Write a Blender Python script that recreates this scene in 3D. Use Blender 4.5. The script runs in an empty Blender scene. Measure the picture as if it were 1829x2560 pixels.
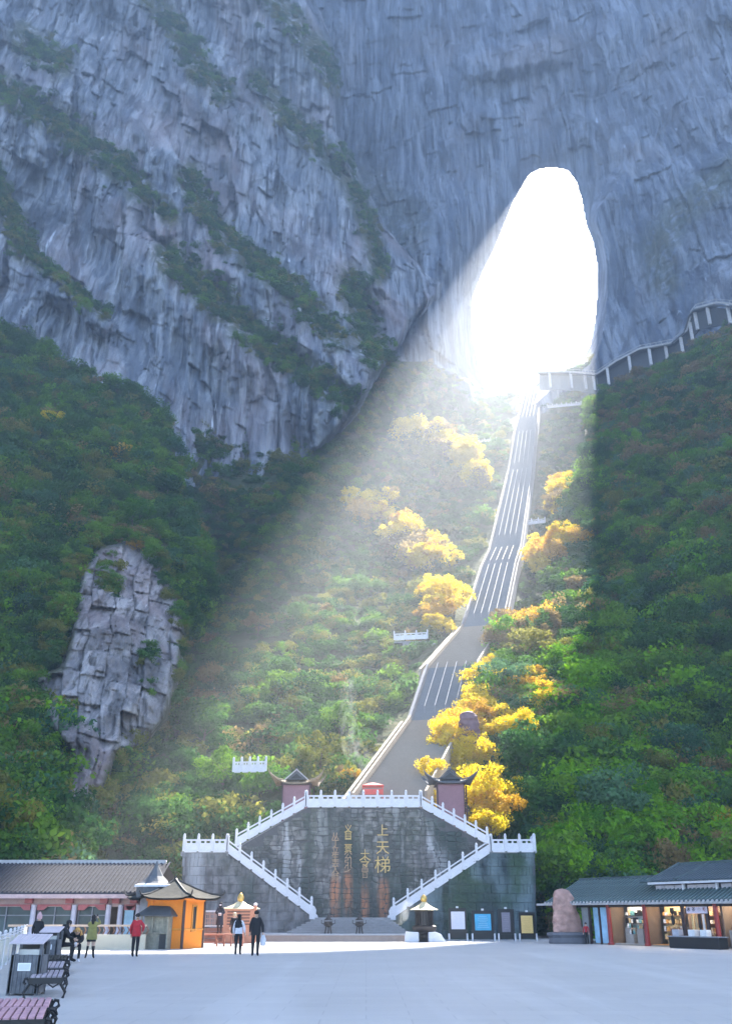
import bpy, bmesh, math, random
import numpy as np
from mathutils import Vector, Matrix, Euler

R = math.radians
random.seed(11)
rng = np.random.default_rng(11)
scene = bpy.context.scene
COL = scene.collection

# ------------------------------------------------------------------ camera, sky, sun, exposure
F, CX, CY = 2300.0, 914.5, 1280.0          # calibrated focal length / centre of the photograph
TILT = math.atan(1005 / F)
EYE = 1.7
cam_d = bpy.data.cameras.new('camera'); cam = bpy.data.objects.new('camera', cam_d); COL.objects.link(cam)
cam.location = (0, 0, EYE); cam.rotation_euler = (math.pi / 2 + TILT, 0, 0)
cam_d.sensor_fit = 'VERTICAL'; cam_d.sensor_height = 24; cam_d.lens = F / 2560 * 24
cam_d.clip_start = 0.1; cam_d.clip_end = 3000
scene.camera = cam

SUN_DIR = Vector((589.5, 2108 - 0.4 * 1095, 921 + 0.9165 * 1095)).normalized()
SUN_EL = math.asin(SUN_DIR.z); SUN_AZ = math.atan2(SUN_DIR.x, SUN_DIR.y)
world = bpy.data.worlds.new('World'); scene.world = world; world.use_nodes = True
wn = world.node_tree.nodes; wl = world.node_tree.links
sky = wn.new('ShaderNodeTexSky'); sky.sky_type = 'NISHITA'; sky.sun_disc = False
sky.sun_elevation = SUN_EL; sky.sun_rotation = SUN_AZ; sky.altitude = 1200
sky.dust_density = 1.5; sky.ozone_density = 1.2
wl.new(sky.outputs[0], wn['Background'].inputs[0]); wn['Background'].inputs[1].default_value = 0.086
sun_d = bpy.data.lights.new('sun', 'SUN'); sun = bpy.data.objects.new('sun', sun_d); COL.objects.link(sun)
sun_d.energy = 5.0; sun_d.angle = R(0.5); sun_d.color = (1.0, 0.92, 0.82)
sun.rotation_euler = SUN_DIR.to_track_quat('Z', 'Y').to_euler()
sun.location = (60, 100, 500)
scene.view_settings.view_transform = 'Standard'; scene.view_settings.look = 'None'
scene.view_settings.gamma = 1; scene.view_settings.use_curve_mapping = False
scene.view_settings.exposure = 3.2
HAZE_DENSITY = 0.00102
HAZE_ANISO = 0.25

# ------------------------------------------------------------------ small maths helpers
cT, sT = math.cos(TILT), math.sin(TILT)
def W(px, py, Y):
    """world point at depth Y seen at photograph pixel (px, py)"""
    u = px - CX; v = CY - py
    d = F * cT - v * sT
    return u / d * Y, Y, EYE + (F * sT + v * cT) / d * Y
def WV(px, py, Y): return Vector(W(px, py, Y))
def G(px, py, z=0.0):
    """world point on the level z seen at pixel"""
    u = px - CX; v = CY - py
    d = F * cT - v * sT
    Y = (z - EYE) / ((F * sT + v * cT) / d)
    return Vector((u / d * Y, Y, z))

_perm = rng.permutation(256); _perm = np.concatenate([_perm, _perm, _perm])
_gr = rng.normal(size=(256, 3)); _gr /= np.linalg.norm(_gr, axis=1)[:, None]
def pn(x, y, z):
    xi = np.floor(x).astype(int); yi = np.floor(y).astype(int); zi = np.floor(z).astype(int)
    xf, yf, zf = x - xi, y - yi, z - zi
    fade = lambda t: t * t * t * (t * (t * 6 - 15) + 10)
    u, v, w = fade(xf), fade(yf), fade(zf)
    out = 0
    for dx in (0, 1):
        for dy in (0, 1):
            for dz in (0, 1):
                h = _perm[_perm[_perm[(xi + dx) & 255] + ((yi + dy) & 255)] + ((zi + dz) & 255)]
                g = _gr[h]
                dot = g[..., 0] * (xf - dx) + g[..., 1] * (yf - dy) + g[..., 2] * (zf - dz)
                out = out + dot * (u if dx else 1 - u) * (v if dy else 1 - v) * (w if dz else 1 - w)
    return out * 1.5
def fbm(x, y, z, o=4):
    a, s, t = 1.0, 0.0, 1.0
    for i in range(o):
        s = s + a * pn(x * t + 17 * i, y * t + 5 * i, z * t + 9 * i); a *= .5; t *= 2.07
    return s
def ridged(x, y, z, o=3):
    a, s, t = 1.0, 0.0, 1.0
    for i in range(o):
        s = s + a * (1 - 2 * np.abs(pn(x * t + 31 * i, y * t, z * t + 7 * i))); a *= .5; t *= 2.1
    return s
def worley(x, y, z):
    xi = np.floor(x).astype(int); yi = np.floor(y).astype(int); zi = np.floor(z).astype(int)
    f1 = np.full(x.shape, 9.0); f2 = np.full(x.shape, 9.0); idv = np.zeros(x.shape)
    for dx in (-1, 0, 1):
        for dy in (-1, 0, 1):
            for dz in (-1, 0, 1):
                h = _perm[_perm[_perm[(xi + dx) & 255] + ((yi + dy) & 255)] + ((zi + dz) & 255)]
                ox = _perm[h] / 255.0; oy = _perm[h + 57] / 255.0; oz = _perm[h + 113] / 255.0
                d = (xi + dx + ox - x) ** 2 + (yi + dy + oy - y) ** 2 + (zi + dz + oz - z) ** 2
                new = d < f1
                f2 = np.where(new, f1, np.minimum(f2, d)); idv = np.where(new, _perm[h + 200] / 255.0, idv); f1 = np.where(new, d, f1)
    return np.sqrt(f1), np.sqrt(f2), idv
def joints(u, v, seed=0, hv=1.0):
    """irregular block jointing: columns of random width cut at random heights -> (random id, distance to the nearest joint)"""
    jit = lambda c: _perm[(c.astype(int) * 7 + seed) & 255] / 255.0
    c = np.floor(u); l = c + .35 * (jit(c) - .5); r = c + 1 + .35 * (jit(c + 1) - .5)
    c = np.where(u < l, c - 1, np.where(u > r, c + 1, c)); l = c + .35 * (jit(c) - .5); r = c + 1 + .35 * (jit(c + 1) - .5)
    hgt = hv * (.55 + .9 * jit(c + 60)); w = v / hgt + 9 * jit(c + 120); k = np.floor(w); fr = w - k
    tv = .25 * (_perm[((c * 31 + k * 17).astype(int) + seed) & 255] / 255.0)
    e = np.minimum(np.minimum(u - l, r - u), np.minimum(fr, 1 - fr) * hgt)
    idv = _perm[((c * 13 + k * 29).astype(int) + seed + 3) & 255] / 255.0
    return idv, e
def sstep(a, b, x):
    t = np.clip((x - a) / (b - a), 0, 1); return t * t * (3 - 2 * t)
def inside(poly, x, y):
    r = np.zeros(np.shape(x), bool); n = len(poly)
    for i in range(n):
        x1, y1 = poly[i]; x2, y2 = poly[(i + 1) % n]
        if y1 == y2: continue
        c = ((y1 > y) != (y2 > y)) & (x < (x2 - x1) * (y - y1) / (y2 - y1) + x1)
        r ^= c
    return r
def pdist(pl, x, y, closed=False):
    """distance to a polyline, and the signed side (positive = above the line in the picture)"""
    best = np.full(np.shape(x), 1e9); side = np.zeros(np.shape(x))
    n = len(pl)
    for i in range(n if closed else n - 1):
        x1, y1 = pl[i]; x2, y2 = pl[(i + 1) % n]
        L2 = (x2 - x1) ** 2 + (y2 - y1) ** 2 + 1e-9
        t = np.clip(((x - x1) * (x2 - x1) + (y - y1) * (y2 - y1)) / L2, 0, 1)
        dx = x - (x1 + t * (x2 - x1)); dy = y - (y1 + t * (y2 - y1))
        d = np.hypot(dx, dy); s = np.sign((x2 - x1) * (y1 - y) - (y2 - y1) * (x1 - x))
        m = d < best
        best = np.where(m, d, best); side = np.where(m, s, side)
    return best, side
def rbf(ctrl):
    c = np.array(ctrl, float); n = len(c); P = c[:, :2] / 500
    A = np.zeros((n + 3, n + 3)); D = np.linalg.norm(P[:, None] - P[None], axis=2)
    A[:n, :n] = D; A[:n, n] = A[n, :n] = 1; A[:n, n + 1:] = P; A[n + 1:, :n] = P.T
    w = np.linalg.solve(A, np.concatenate([c[:, 2], [0, 0, 0]]))
    def f(x, y):
        s = w[n] + w[n + 1] * x / 500 + w[n + 2] * y / 500
        for i in range(n): s = s + w[i] * np.hypot(x / 500 - P[i, 0], y / 500 - P[i, 1])
        return s
    return f

# ------------------------------------------------------------------ objects
def tag(o, label=None, cat=None, group=None, kind=None):
    if label: o['label'] = label
    if cat: o['category'] = cat
    if group: o['group'] = group
    if kind: o['kind'] = kind
    return o
def link(o, parent=None):
    COL.objects.link(o)
    if parent: o.parent = parent
    return o
def empty(name, loc=(0, 0, 0), rz=0.0):
    o = bpy.data.objects.new(name, None); o.location = loc; o.rotation_euler = (0, 0, rz); o.empty_display_size = .3
    return link(o)
def mesh_np(name, V, Fq, mat=None, smooth=True):
    me = bpy.data.meshes.new(name)
    V = np.asarray(V, np.float32); Fq = np.asarray(Fq, np.int32); k = Fq.shape[1]
    me.vertices.add(len(V)); me.vertices.foreach_set('co', V.ravel())
    me.loops.add(Fq.size); me.loops.foreach_set('vertex_index', Fq.ravel())
    me.polygons.add(len(Fq)); me.polygons.foreach_set('loop_start', np.arange(0, Fq.size, k, dtype=np.int32))
    me.update(calc_edges=True)
    me.polygons.foreach_set('use_smooth', np.full(len(Fq), smooth))
    if mat:
        for m in (mat if isinstance(mat, (list, tuple)) else [mat]): me.materials.append(m)
    return me
def attr(me, name, arr):
    a = me.attributes.new(name, 'FLOAT', 'POINT'); a.data.foreach_set('value', np.asarray(arr, np.float32).ravel())

# ------------------------------------------------------------------ materials
MATS = {}
def nodes(name):
    m = bpy.data.materials.new(name); m.use_nodes = True
    nt = m.node_tree; return m, nt, nt.nodes, nt.links, nt.nodes['Principled BSDF']
def N(nt, t, **kw):
    n = nt.nodes.new(t)
    for k, v in kw.items():
        if k in n.inputs: n.inputs[k].default_value = v
        else: setattr(n, k, v)
    return n
def mixc(nt, fac, a, b, mode='MIX'):
    n = nt.nodes.new('ShaderNodeMix'); n.data_type = 'RGBA'; n.blend_type = mode
    for i, s in ((0, fac), (6, a), (7, b)):
        if hasattr(s, 'is_linked') or isinstance(s, bpy.types.NodeSocket): nt.links.new(s, n.inputs[i])
        elif i == 0: n.inputs[0].default_value = s
        else: n.inputs[i].default_value = (*s, 1) if len(s) == 3 else s
    return n.outputs[2]
def ramp(nt, sock, a, b, ca=(0, 0, 0), cb=(1, 1, 1)):
    n = nt.nodes.new('ShaderNodeValToRGB'); nt.links.new(sock, n.inputs[0])
    e = n.color_ramp.elements; e[0].position = a; e[1].position = b; e[0].color = (*ca, 1); e[1].color = (*cb, 1)
    return n.outputs[0]
def noise(nt, scale=(1, 1, 1), detail=4, dist=0, rough=.55, coord='Object', seed=0):
    tc = nt.nodes.new('ShaderNodeTexCoord'); mp = nt.nodes.new('ShaderNodeMapping')
    mp.inputs['Scale'].default_value = scale; mp.inputs['Location'].default_value = (seed, seed * .7, seed * 1.3)
    nt.links.new(tc.outputs[coord], mp.inputs[0])
    n = N(nt, 'ShaderNodeTexNoise', Scale=1.0, Detail=detail, Distortion=dist, Roughness=rough)
    nt.links.new(mp.outputs[0], n.inputs['Vector']); return n.outputs['Fac']
def bump(nt, h, strength=.4, dist=.1, bsdf=None):
    b = N(nt, 'ShaderNodeBump', Strength=strength, Distance=dist); nt.links.new(h, b.inputs['Height'])
    nt.links.new(b.outputs[0], (bsdf or nt.nodes['Principled BSDF']).inputs['Normal'])
def mat(name, col, rough=.7, metal=0, var=.25, scale=3.0, bmp=.15, alpha=None, emit=None, spec=.4):
    """plain material with grain and wear; returns a cached material"""
    if name in MATS: return MATS[name]
    m, nt, n, l, b = nodes(name)
    f = noise(nt, (scale,) * 3, 5); f2 = noise(nt, (scale * .23, scale * .23, scale * .12), 3, seed=4)
    dark = tuple(c * (1 - var) for c in col); lite = tuple(min(1, c * (1 + var * .6)) for c in col)
    c1 = mixc(nt, ramp(nt, f, .3, .7), dark, lite)
    c2 = mixc(nt, ramp(nt, f2, .35, .75), c1, tuple(c * (1 - var * .8) for c in col))
    l.new(c2, b.inputs['Base Color'])
    b.inputs['Roughness'].default_value = rough; b.inputs['Metallic'].default_value = metal
    b.inputs['Specular IOR Level'].default_value = spec
    if bmp: bump(nt, f, bmp, .02)
    if emit:
        b.inputs['Emission Color'].default_value = (*emit[0], 1); b.inputs['Emission Strength'].default_value = emit[1]
    MATS[name] = m; return m

def rock_mat(name, base=(.25, .26, .28), light=(.46, .46, .47), dark=(.10, .105, .11), warm=(.36, .29, .27), warmth=.3, zs=1.0):
    m, nt, n, l, b = nodes(name)
    st = noise(nt, (.30 * zs, .06 * zs, .018 * zs), 6, .35, .62)         # tall water streaks
    c = mixc(nt, ramp(nt, st, .42, .64), base, light)
    st2 = noise(nt, (.6 * zs, .08 * zs, .035 * zs), 5, .4, .6, seed=9)
    c = mixc(nt, ramp(nt, st2, .50, .66), c, dark)
    pt = noise(nt, (.06 * zs, .06 * zs, .03 * zs), 5, .8, .6, seed=33); c = mixc(nt, ramp(nt, pt, .52, .66), c, tuple(v * .55 for v in base))
    big = noise(nt, (.03 * zs, .03 * zs, .018 * zs), 4, .5, seed=3)
    mx = N(nt, 'ShaderNodeMath', operation='MULTIPLY'); l.new(ramp(nt, big, .5, .72), mx.inputs[0]); mx.inputs[1].default_value = warmth
    c = mixc(nt, mx.outputs[0], c, warm)
    w = noise(nt, (.9 * zs, .12 * zs, .08 * zs), 3, .3, seed=21)          # thin pale calcite runs
    c = mixc(nt, ramp(nt, w, .68, .76), c, tuple(min(.7, x * 1.5) for x in light))
    at = N(nt, 'ShaderNodeAttribute', attribute_name='crack'); c = mixc(nt, at.outputs['Fac'], c, (.04, .042, .045))
    ag = N(nt, 'ShaderNodeAttribute', attribute_name='green')
    gn = noise(nt, (.35 * zs,) * 3, 5, .3, seed=14)
    mul = N(nt, 'ShaderNodeMath', operation='MULTIPLY'); l.new(ag.outputs['Fac'], mul.inputs[0]); l.new(ramp(nt, gn, .36, .5), mul.inputs[1])
    gcol = mixc(nt, ramp(nt, noise(nt, (.15 * zs,) * 3, 4, seed=6), .4, .62), (.035, .055, .022), (.085, .085, .04))
    c = mixc(nt, mul.outputs[0], c, gcol)
    l.new(c, b.inputs['Base Color']); b.inputs['Roughness'].default_value = .9; b.inputs['Specular IOR Level'].default_value = .2
    h1 = noise(nt, (.8 * zs, .8 * zs, .3 * zs), 8, .3, .65, seed=2); bump(nt, h1, .85, .9 / zs)
    return m

def leaf_mat(name, c1, c2, trans=.45):
    m, nt, n, l, b = nodes(name)
    oi = N(nt, 'ShaderNodeObjectInfo'); at = N(nt, 'ShaderNodeAttribute', attribute_name='tint')
    f = mixc(nt, .5, oi.outputs['Random'], at.outputs['Fac'])
    c = mixc(nt, ramp(nt, f, .15, .85), c1, c2)
    l.new(c, b.inputs['Base Color']); b.inputs['Roughness'].default_value = .9; b.inputs['Specular IOR Level'].default_value = .04
    tr = N(nt, 'ShaderNodeBsdfTranslucent'); l.new(c, tr.inputs['Color'])
    ms = N(nt, 'ShaderNodeMixShader'); ms.inputs[0].default_value = trans
    l.new(b.outputs[0], ms.inputs[1]); l.new(tr.outputs[0], ms.inputs[2])
    l.new(ms.outputs[0], nt.nodes['Material Output'].inputs['Surface'])
    return m

# ------------------------------------------------------------------ haze
def box_mesh(name, lo, hi, mat_=None):
    V = [(x, y, z) for x in (lo[0], hi[0]) for y in (lo[1], hi[1]) for z in (lo[2], hi[2])]
    Fq = [(0, 1, 3, 2), (4, 6, 7, 5), (0, 4, 5, 1), (2, 3, 7, 6), (0, 2, 6, 4), (1, 5, 7, 3)]
    return mesh_np(name, V, Fq, mat_, False)
hm = bpy.data.materials.new('haze_air'); hm.use_nodes = True; hn = hm.node_tree
hn.nodes.remove(hn.nodes['Principled BSDF'])
pv = N(hn, 'ShaderNodeVolumePrincipled', Density=HAZE_DENSITY, Anisotropy=HAZE_ANISO); pv.inputs['Color'].default_value = (.80, .88, 1, 1)
hn.links.new(pv.outputs[0], hn.nodes['Material Output'].inputs['Volume'])
haze = link(bpy.data.objects.new('haze', box_mesh('haze', (-560, -130, -1.6), (560, 420, 700), hm)))
tag(haze, 'pale mountain haze filling the valley', 'haze', kind='stuff')

# ------------------------------------------------------------------ terrain sheets
def axis(a, b, fa, fb, fine, coarse):
    return np.concatenate([np.arange(a, fa, coarse), np.arange(fa, fb, fine), np.arange(fb, b + coarse, coarse)])
class Sheet: pass
def sheet(name, xs, ys, Yf, keep, mat_, dispf=None, kind='structure', label=None, cat=None, obj=True, green=None):
    X, Yp = np.meshgrid(xs, ys)
    Yc = Yf(X, Yp)
    x, y, z = W(X, Yp, Yc)
    crack = np.zeros(X.shape)
    if dispf is not None:
        D, crack = dispf(x, y, z, X, Yp)
        Yc = Yc - D
    x, y, z = W(X, Yp, Yc)
    kv = keep(X, Yp)
    h, w = X.shape
    idx = np.arange(h * w).reshape(h, w)
    fk = kv[:-1, :-1] & kv[1:, :-1] & kv[:-1, 1:] & kv[1:, 1:]
    q = np.stack([idx[1:, :-1], idx[1:, 1:], idx[:-1, 1:], idx[:-1, :-1]], -1)[fk]
    used = np.unique(q); remap = np.full(h * w, -1); remap[used] = np.arange(len(used))
    V = np.stack([x, y, z], -1).reshape(-1, 3)[used]
    me = mesh_np(name, V, remap[q], mat_)
    attr(me, 'crack', crack.reshape(-1)[used])
    g = green(X, Yp) if green is not None else np.zeros(X.shape)
    attr(me, 'green', g.reshape(-1)[used])
    o = link(bpy.data.objects.new(name, me)); tag(o, label, cat, kind=kind)
    s = Sheet(); s.obj = o; s.xs = xs; s.ys = ys; s.V = np.stack([x, y, z], -1); s.keep = kv
    def at(px, py):
        i = np.clip(np.searchsorted(ys, py), 0, len(ys) - 1); j = np.clip(np.searchsorted(xs, px), 0, len(xs) - 1)
        return s.V[i, j], s.keep[i, j]
    s.at = at
    return s

def rock_disp(amp=1.0, cell=6.0, shear=.35, ym=260.0):
    def f(x, y, z, X, Yp):
        x = x / y * ym
        wx = x + 2.5 * pn(x / 14, y / 14, z / 24) + .8 * pn(x / 4, y / 6, z / 12); wz = z + shear * x + 5.0 * pn(x / 18 + 5, y / 18, z / 18) + 1.5 * pn(x / 4, y / 4 + 7, z / 4)
        D = 6.5 * fbm(x / 48, y / 48, z / 60, 3) * amp
        D = D + 2.0 * ridged(wx / 9, y / 20, z / 80, 4) * amp
        i1, e1 = joints(wx / cell + .25 * y / cell, wz / cell, 3, 5.0)
        i2, e2 = joints(wx / cell * 2.6 + 4, wz / cell * 2.2, 31, 5.0)
        i3, e3 = joints(wx / cell * 5.5 + 4, wz / cell * 4, 77, 4.5)
        D = D + amp * (5.0 * (i1 - .5) + 2.2 * (i2 - .5) + .35 * (i3 - .5))
        m = sstep(-.05, .4, pn(x / 18, y / 25 + 3, z / 30))
        c1 = (1 - sstep(.0, .05, e1)) * m; c2 = (1 - sstep(0, .07, e2)) * m * sstep(0, .3, pn(x / 9, y / 9, z / 12 + 7))
        h = pn(wx / 3 + 40, y / 9, wz / 14); crk = (1 - sstep(0, .04, np.abs(h))) * sstep(.2, .45, pn(x / 12 + 9, y / 12, z / 12))
        D = D - amp * (1.1 * c1 + .5 * c2 + 1.3 * crk) + .55 * ridged(x / 2.2, y / 5, z / 16, 3) * amp + 1.3 * ridged(wx / 4.5 + 3, y / 9, z / 45, 2) * amp
        return D, np.clip(.55 * c1 + .35 * c2 + .85 * crk, 0, 1)
    return f

HOLE = [(1311, 458), (1325, 436), (1352, 423), (1385, 420), (1418, 428), (1438, 455), (1452, 500), (1462, 560), (1480, 605), (1490, 660),
        (1492, 720), (1486, 790), (1475, 855), (1455, 895), (1425, 918), (1385, 935), (1352, 945), (1330, 968), (1310, 985), (1290, 972), (1262, 985),
        (1235, 995), (1216, 985), (1200, 930), (1190, 880), (1180, 810), (1182, 745), (1206, 685), (1238, 620), (1264, 555), (1284, 505)]  # lower-left flare stands in for sunlit tunnel wall; top-left clipped for the beam
LEDGES = [([(-60, 190), (60, 260), (150, 310), (230, 370), (300, 420), (330, 460)], 38),
          ([(330, 455), (380, 500), (430, 540)], 24),
          ([(470, 440), (520, 540), (560, 590), (640, 660), (720, 720), (800, 800), (840, 850)], 34),
          ([(420, 640), (480, 700), (560, 770), (620, 830), (700, 880), (790, 940), (870, 1000)], 40),
          ([(330, -60), (420, 40), (470, 110), (500, 180), (560, 230)], 34),
          ([(620, -60), (720, 40), (800, 140), (845, 210)], 34),
          ([(770, 330), (830, 400), (890, 480), (920, 560), (950, 680)], 26),
          ([(860, 360), (940, 450), (1040, 560)], 18),
          ([(880, 700), (920, 850), (950, 900)], 40),
          ([(-60, 380), (20, 520), (60, 620)], 34),
          ([(80, 640), (200, 740), (260, 790)], 16),
          ([(60, 100), (150, 160)], 40),
          ([(640, 200), (720, 290), (780, 350)], 26)]
def ledge_fields(X, Yp):
    D = np.zeros(X.shape); g = np.zeros(X.shape)
    wob = 16 * pn(X / 45, Yp / 45, X * 0 + 1.5) + 9 * pn(X / 16, Yp / 16, X * 0 + 4.5)
    for pl, w in LEDGES:
        d, s = pdist(pl, X, Yp + wob)
        sd = d * s
        D = np.maximum(D, 9 * (1 - sstep(-w * .8, w * .9, sd)) * (1 - sstep(w, w * 4.5, d)))
        g = np.maximum(g, 1 - sstep(w * .45, w * 1.5, d))
    return D, g
M_rock = rock_mat('limestone_cliff', base=(.12, .145, .195), light=(.35, .38, .44), dark=(.03, .04, .06), warm=(.36, .29, .31), warmth=.55)
M_rock_back = rock_mat('limestone_cliff_back', base=(.085, .115, .175), light=(.25, .295, .38), dark=(.03, .045, .08), warmth=.25)
M_rock_near = rock_mat('limestone_outcrop', base=(.20, .19, .20), light=(.40, .38, .39), dark=(.06, .06, .065), warm=(.30, .22, .22), warmth=.6, zs=1.6)

# --- back cliff with the great natural arch
hx = np.array([p[0] for p in HOLE]); hy = np.array([p[1] for p in HOLE])
back_ctrl = [(900, 0, 352), (1250, 0, 338), (1829, 0, 285), (920, 400, 342), (1200, 300, 318), (1500, 300, 308), (1829, 400, 262), (1060, 600, 302),
             (1130, 690, 292), (1216, 990, 290), (1000, 900, 285), (1560, 700, 280), (1520, 930, 276), (1829, 700, 236), (1829, 1000, 226),
             (1440, 930, 286), (1390, 960, 288), (1100, 1100, 284), (400, 0, 330), (400, 1000, 300), (-800, 0, 300), (2600, 0, 285), (2600, 900, 240), (1300, 1100, 283),
             (-800, -700, 330), (1000, -700, 362), (2600, -700, 320)]
_bf = rbf(back_ctrl)
def back_Y(X, Yp):
    Y = _bf(X, Yp)
    d, _ = pdist(HOLE, X, Yp, True)
    d = np.where(inside(HOLE, X, Yp), 0, d)
    left = sstep(1330, 1270, X); bottom = sstep(900, 960, Yp)
    w = 26 + 100 * sstep(560, 400, Yp) + 90 * left * (1 - bottom) + 10 * bottom
    t = np.clip(1 - d / w, 0, 1)
    return Y + (316 - Y) * np.clip(t * 1.15, 0, 1) ** .8 * (d < w * 1.2)
_rb = rock_disp(.9, 11.0, .05, 300.0)
def back_disp(x, y, z, X, Yp):
    D, c = _rb(x, y, z, X, Yp)
    d, _ = pdist(HOLE, X, Yp, True)
    k = .25 + .75 * sstep(5, 120, d)
    # overhang above the arch and broken roof slab near the top of the picture
    D = D + 7 * sstep(60, 20, np.abs(Yp - 150 + .2 * (X - 1250))) * sstep(160, 60, np.abs(X - 1290))
    return D * k, c * k * .8
gx = axis(-800, 2600, 760, 1840, 3.2, 40); gy = axis(-760, 1200, -10, 1010, 3.2, 40)
S_back = sheet('back_cliff', gx, gy, back_Y, lambda X, Y: ~inside(HOLE, X, Y), M_rock_back, back_disp,
               label='tall blue grey limestone cliff pierced by the natural arch', cat='cliff',
               green=lambda X, Y: .75 * sstep(70, 10, pdist([(1829, 430), (1700, 530), (1640, 620), (1660, 700)], X, Y)[0]) + .5 * sstep(120, 20, pdist([(1000, 560), (900, 480)], X, Y)[0]))

# --- left cliff massif
LC = [(-900, -760), (740, -760), (790, 0), (835, 110), (850, 200), (862, 350), (905, 440), (965, 560), (1040, 640), (1118, 700), (1105, 750), (1040, 810),
      (985, 900), (940, 960), (905, 1030), (840, 1110), (760, 1180), (600, 1220), (-900, 1220)]
left_ctrl = [(0, 0, 252), (0, 400, 228), (0, 800, 200), (400, 0, 275), (400, 500, 238), (400, 1050, 209), (800, 0, 305), (800, 400, 285), (860, 900, 236),
             (1110, 690, 290), (960, 560, 296), (1040, 800, 272), (700, 1100, 222), (-900, 0, 160), (-900, 1000, 110), (600, 700, 240), (200, 900, 203), (780, -760, 345), (-900, -760, 230),
             (900, 1000, 226), (600, 1220, 216), (0, -760, 300)]
_lf = rbf(left_ctrl)
def left_Y(X, Yp):
    d, _ = pdist(LC[1:17], X, Yp)
    return _lf(X, Yp) + 34 * np.clip(1 - d / 30, 0, 1) ** 2
_rl = rock_disp(1.05, 10.0, .5, 235.0)
def left_disp(x, y, z, X, Yp):
    D, c = _rl(x, y, z, X, Yp); L, g = ledge_fields(X, Yp)
    return D + L, c * (1 - .7 * g)
gx = axis(-900, 1130, -10, 1130, 3.0, 40); gy = axis(-760, 1225, -10, 1225, 3.0, 40)
S_left = sheet('left_cliff', gx, gy, left_Y, lambda X, Y: inside(LC, X, Y), M_rock, left_disp,
               label='broad grey cliff with bushy ledges slanting down left of the arch', cat='cliff', green=lambda X, Y: ledge_fields(X, Y)[1])

# --- the staircase line: straight in plan, steeper and gentler flights
def stair_Y(px, py):
    u = px - CX; v = CY - py; a = u / (F * cT - v * sT)
    return (2.5 - 85 * .279) / (a - .279)
STAIR_PX = [(972, 2000), (1095, 1800), (1131, 1668), (1206, 1566), (1246, 1415), (1262, 1375), (1300, 1175), (1312, 1080), (1336, 965)]
ST = []
for (a, b) in STAIR_PX:
    Y = stair_Y(a, b); ST.append(Vector(W(a, b, Y)))
print('STAIR', [tuple(round(c, 1) for c in p) for p in ST])

# --- valley slope under and around the stairs
VP = [(180, 1010), (480, 1050), (800, 1090), (880, 1010), (960, 900), (1080, 900), (1216, 992), (1262, 985), (1330, 970), (1385, 935), (1440, 918), (1530, 850), (1680, 850), (1680, 2345), (180, 2345)]
val_ctrl = [(a, b, stair_Y(a, b) + 3) for a, b in STAIR_PX[1:]] + [
    (972, 2010, 84), (1216, 995, 302), (1262, 985, 312), (1100, 1000, 276), (970, 930, 252), (1040, 880, 268), (900, 1060, 232), (900, 1250, 216), (700, 1300, 190), (720, 1620, 142), (700, 1900, 106),
    (450, 1600, 150), (450, 1900, 107), (300, 2050, 92), (450, 2120, 86), (720, 1990, 94), (860, 1900, 102), (980, 1700, 132), (1060, 1400, 196), (1150, 1150, 248),
    (450, 1060, 214), (620, 1100, 216), (820, 1120, 226), (600, 1300, 196), (500, 1420, 188), (800, 1350, 190), (300, 1200, 210), (180, 1600, 150), (180, 2100, 86),
    (1400, 1000, 284), (1500, 900, 288), (1460, 1200, 240), (1340, 1400, 196), (1320, 1700, 126), (1250, 1900, 100), (1400, 1900, 108), (1520, 1400, 196), (1400, 2100, 84), (1680, 2100, 84), (1680, 1400, 190), (1680, 900, 270)]
val_ctrl += [(180, 2345, 88), (560, 2345, 88), (900, 2345, 90), (1300, 2345, 88), (1680, 2345, 84), (900, 2100, 88), (700, 2060, 92), (1150, 2060, 90)]
_vf = rbf(val_ctrl)
def val_Y(X, Yp): return np.maximum(_vf(X, Yp), 86 * sstep(1900, 1990, Yp))
def hill_disp(a=1.0):
    def f(x, y, z, X, Yp):
        return a * (5.0 * fbm(x / 26, y / 26, z / 26, 4) + 2.6 * ridged(x / 11, y / 11, z / 26, 3)), np.zeros(X.shape)
    return f
def val_disp(x, y, z, X, Yp):
    D, c = hill_disp(1.0)(x, y, z, X, Yp)
    d, _ = pdist(STAIR_PX, X, Yp)
    return D * sstep(25, 120, d) * (1 - .75 * sstep(1900, 2000, Yp)) - 1.5, c
def ground_mat():
    m, nt, n, l, b = nodes('hillside_soil')
    f = noise(nt, (.12,) * 3, 6); g = noise(nt, (.9,) * 3, 5, seed=3)
    c = mixc(nt, ramp(nt, f, .35, .65), (.035, .055, .022), (.09, .085, .045)); c = mixc(nt, ramp(nt, g, .45, .6), c, (.05, .07, .03))
    l.new(c, b.inputs['Base Color']); b.inputs['Roughness'].default_value = 1; b.inputs['Specular IOR Level'].default_value = .1
    bump(nt, noise(nt, (.8,) * 3, 6, seed=8), 1, 1.2); return m
M_soil = ground_mat()
S_val = sheet('valley_hillside', np.arange(180, 1690, 8.), np.arange(840, 2350, 8.), val_Y, lambda X, Y: inside(VP, X, Y), M_soil, val_disp)

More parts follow.
